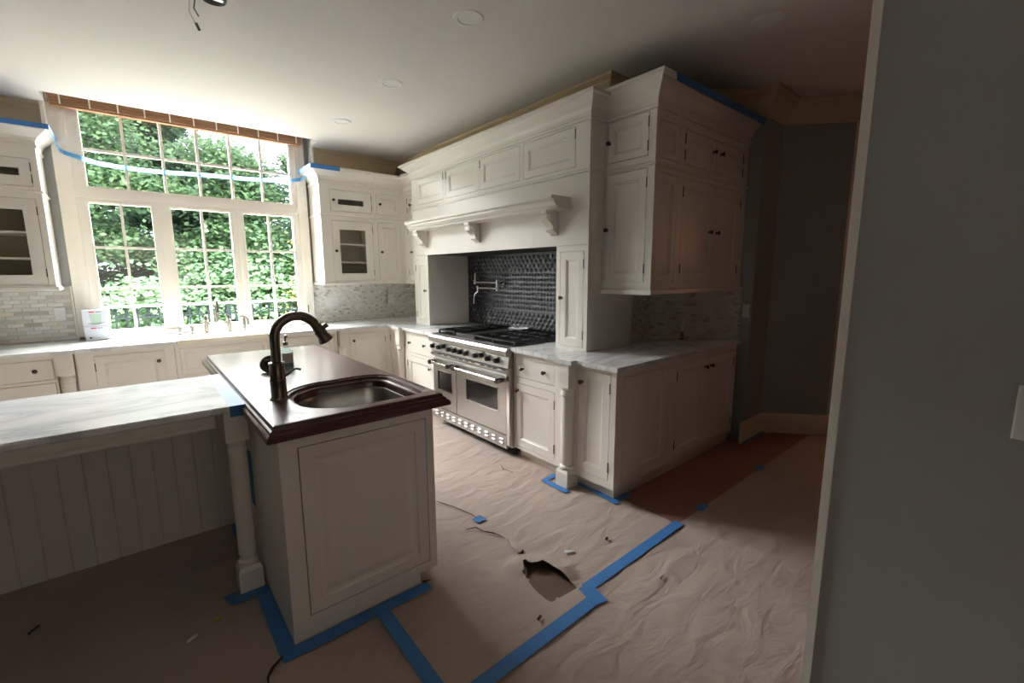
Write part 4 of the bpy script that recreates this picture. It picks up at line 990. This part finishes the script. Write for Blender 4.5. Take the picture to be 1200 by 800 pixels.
# scraps on the floor
def scrap(x, y, w, h, m, label, r=.4, name='paper_scrap'):
    ca, sa = math.cos(r), math.sin(r); L = []
    P = [(-w/2, -h/3), (0, -h/2), (w/2, -h/4), (w/2.2, h/3), (0, h/2), (-w/2.3, h/4)]
    b = MB().loops([[(x+ca*u-sa*v, y+sa*u+ca*v, z+(.004 if i % 2 else 0)) for i, (u, v) in enumerate(P)] for z in (gz(x, y), gz(x, y)+.003)])
    o = build(name, b, m); tag(o, label, 'scrap')
scrap(1.649, 1.495, .06, .025, WHITE, 'white paper scrap on the kraft paper right of the torn flap', -.6)
scrap(.038, 2.102, .045, .02, WHITE, 'white scrap on the floor below the seating counter', .5)
scrap(.131, 2.160, .035, .018, YEL, 'tiny yellow scrap near the foot of the island post', .2)
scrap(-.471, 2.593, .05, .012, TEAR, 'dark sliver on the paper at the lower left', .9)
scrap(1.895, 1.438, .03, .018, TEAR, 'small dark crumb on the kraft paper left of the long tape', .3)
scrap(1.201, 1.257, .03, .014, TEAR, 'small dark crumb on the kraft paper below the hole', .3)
scrap(1.838, 1.059, .03, .012, GREYP, 'pale grey scrap on the foreground paper right of the tape', .1)

# ------------------------------------------------------------------ outdoors
struct('ground', MB().box(-40, 60, 5.91, 80, -.5, -.3), LAWN)
o = struct('terrace', MB().box(-8, 12, 5.91, 9.3, -.3, -.1), STONE)  # unseen from the room; kept pale to bounce daylight up to the ceiling
fn = root('garden_fence', 'dark iron garden fence with a pale top rail seen through the lower panes', 'fence', (2, 9, -.1))
FZ = 1.015
build('cap_rail', MB().box(-5, 9, 8.97, 9.03, FZ, FZ+.03), FRAIL, fn)
build('lower_rail', MB().box(-5, 9, 8.99, 9.01, .84, .865).box(-5, 9, 8.99, 9.01, .05, .08), FENCE, fn)
pm = MB().lathe([(0, 0), (.011, 0), (.011, 1.08), (0, 1.08)], n=6); pme2 = mesh_from('picket', pm.v, pm.f); pme2.materials.append(FENCE)
rg_ = MB()
for k in range(12):
    a0, a1 = 2*math.pi*k/12, 2*math.pi*(k+1)/12
    rg_.tube([(.055*math.cos(a0), 0, .06*math.sin(a0)), (.055*math.cos(a1), 0, .06*math.sin(a1))], .008, 5)
rme = mesh_from('ring', rg_.v, rg_.f); rme.materials.append(FENCE)
x = -2.6
while x < 6:
    place('picket', pme2, fn, (x, 9, -.08)); place('ring', rme, fn, (x+.065, 9, .94)); x += .13
for x in (-4, -1.4, 1.2, 3.8, 6.4): build('fence_post', MB().box(x-.03, x+.03, 8.97, 9.03, -.1, FZ), FENCE, fn)

def foliage(name, blobs, n, size, m, parent, seed):
    """leaves as small folded quads in flattened sprays"""
    rs = np.random.RandomState(seed)
    B = np.array(blobs); wgt = B[:, 3]*B[:, 4]; wgt = wgt/wgt.sum()
    # sprays inside the blobs
    ns = n//26; bi = rs.choice(len(B), ns, p=wgt)
    d = rs.normal(size=(ns, 3)); d /= np.linalg.norm(d, axis=1)[:, None]; d *= (rs.rand(ns, 1)**.33)
    sc = B[bi, :3]+d*np.stack([B[bi, 3], B[bi, 3], B[bi, 4]], 1)
    li = np.repeat(np.arange(ns), 26); k = len(li)
    off = rs.normal(size=(k, 3))*np.array([.26, .26, .07])
    off[:, 2] -= .45*(off[:, 0]**2+off[:, 1]**2)
    c = sc[li]+off
    nrm = rs.normal(size=(k, 3))*.45+np.array([0, -.35, 1]); nrm /= np.linalg.norm(nrm, axis=1)[:, None]
    t = rs.normal(size=(k, 3)); t -= nrm*(t*nrm).sum(1)[:, None]; t /= np.linalg.norm(t, axis=1)[:, None]
    b = np.cross(nrm, t); s = size*(.6+.8*rs.rand(k, 1))
    q = np.stack([c-t*s*.55, c-b*s*.45-nrm*s*.08, c+t*s*.6, c+b*s*.45-nrm*s*.08], 1).reshape(-1, 3)
    T_ = wm(parent).translation; q = q-np.array(T_)
    me = bpy.data.meshes.new(name); me.vertices.add(len(q)); me.vertices.foreach_set('co', q.ravel().astype(np.float32))
    me.loops.add(len(q)); me.loops.foreach_set('vertex_index', np.arange(len(q), dtype=np.int32))
    me.polygons.add(k); me.polygons.foreach_set('loop_start', np.arange(0, len(q), 4, dtype=np.int32))
    try: me.polygons.foreach_set('loop_total', np.full(k, 4, dtype=np.int32))
    except Exception: pass
    me.update(calc_edges=True); me.validate()
    me.materials.append(m)
    o = bpy.data.objects.new(name, me); COL.objects.link(o); o.parent = parent; o['kind'] = 'stuff'
    return o
def tree(x, y, h, r, m, label, n, seed, low=.5, size=.085, group='trees behind the garden fence'):
    t = root('tree', label, 'tree', (x, y, -.3), group)
    rr = random.Random(seed)
    trunk = [(x, y, -.3), (x+.05, y, h*.3), (x-.05, y+.05, h*.6), (x, y, h*.9)]
    mb = MB().tube(trunk, [.17, .13, .08, .03], 8)
    blobs = []
    for k in range(22):
        z = low+(h-low)*rr.random(); f_ = 1-.55*((z-low)/(h-low))**2; a = rr.random()*2*math.pi; q = r*f_*rr.random()**.6
        bx_, by_ = x+q*math.cos(a), y+q*.7*math.sin(a)
        blobs.append((bx_, by_, z, r*.36*(.7+.6*rr.random()), .30*(.7+.7*rr.random())))
        if k % 2 == 0: mb.tube([(x, y, z*.75), ((x+bx_)/2, (y+by_)/2, z*.92), (bx_, by_, z)], [.05, .035, .012], 5)
    build('trunk', mb, BARK, t, smooth=True)
    foliage('foliage', blobs, n, size, m, t, seed)
tree(-.75, 11.6, 4.5, 1.6, LEAF1, 'broad mid-green leafy tree seen through the left panes', 30000, 3)
tree(2.2, 11.9, 4.1, 1.5, LEAF1, 'mid-green tree with layered branches behind the middle panes', 40000, 14)
tree(4.4, 12.6, 4.1, 1.4, LEAF2, 'dark green tree behind the right-hand panes', 34000, 25)
tree(3.5, 11.0, 2.5, .75, LEAF3, 'small yellow-green tree low behind the right-hand panes', 6000, 31, low=.8)
tree(1.0, 15.0, 5.2, 2.0, LEAF2, 'deep green tree in the second row behind the left and middle panes', 44000, 42, size=.13)
tree(-3.6, 14.0, 5.2, 2.0, LEAF2, 'dark tree standing furthest left beyond the fence', 14000, 53, size=.13)
tree(5.6, 16.5, 5.4, 2.0, LEAF1, 'tall light green tree in the second row on the right', 34000, 64, size=.14)
tree(-1.8, 18.5, 5.6, 2.3, LEAF1, 'tall pale tree farthest back on the left', 18000, 75, size=.15)
tree(3.0, 20.0, 5.6, 2.4, LEAF2, 'tall dark tree farthest back in the middle', 20000, 86, size=.16)
hd_ = root('hedge', 'dense dark green hedge closing the view behind the garden fence', 'hedge', (2, 13.5, -.3))
rr = random.Random(5)
build('stems', MB().box(-7, 12, 13.6, 13.75, -.3, 1.0), BARK, hd_)
foliage('foliage', [(-6+k*.75, 13.4+.3*rr.random(), .3+(k % 3)*.8, .75, .6) for k in range(24)], 30000, .09, LEAFH, hd_, 97)
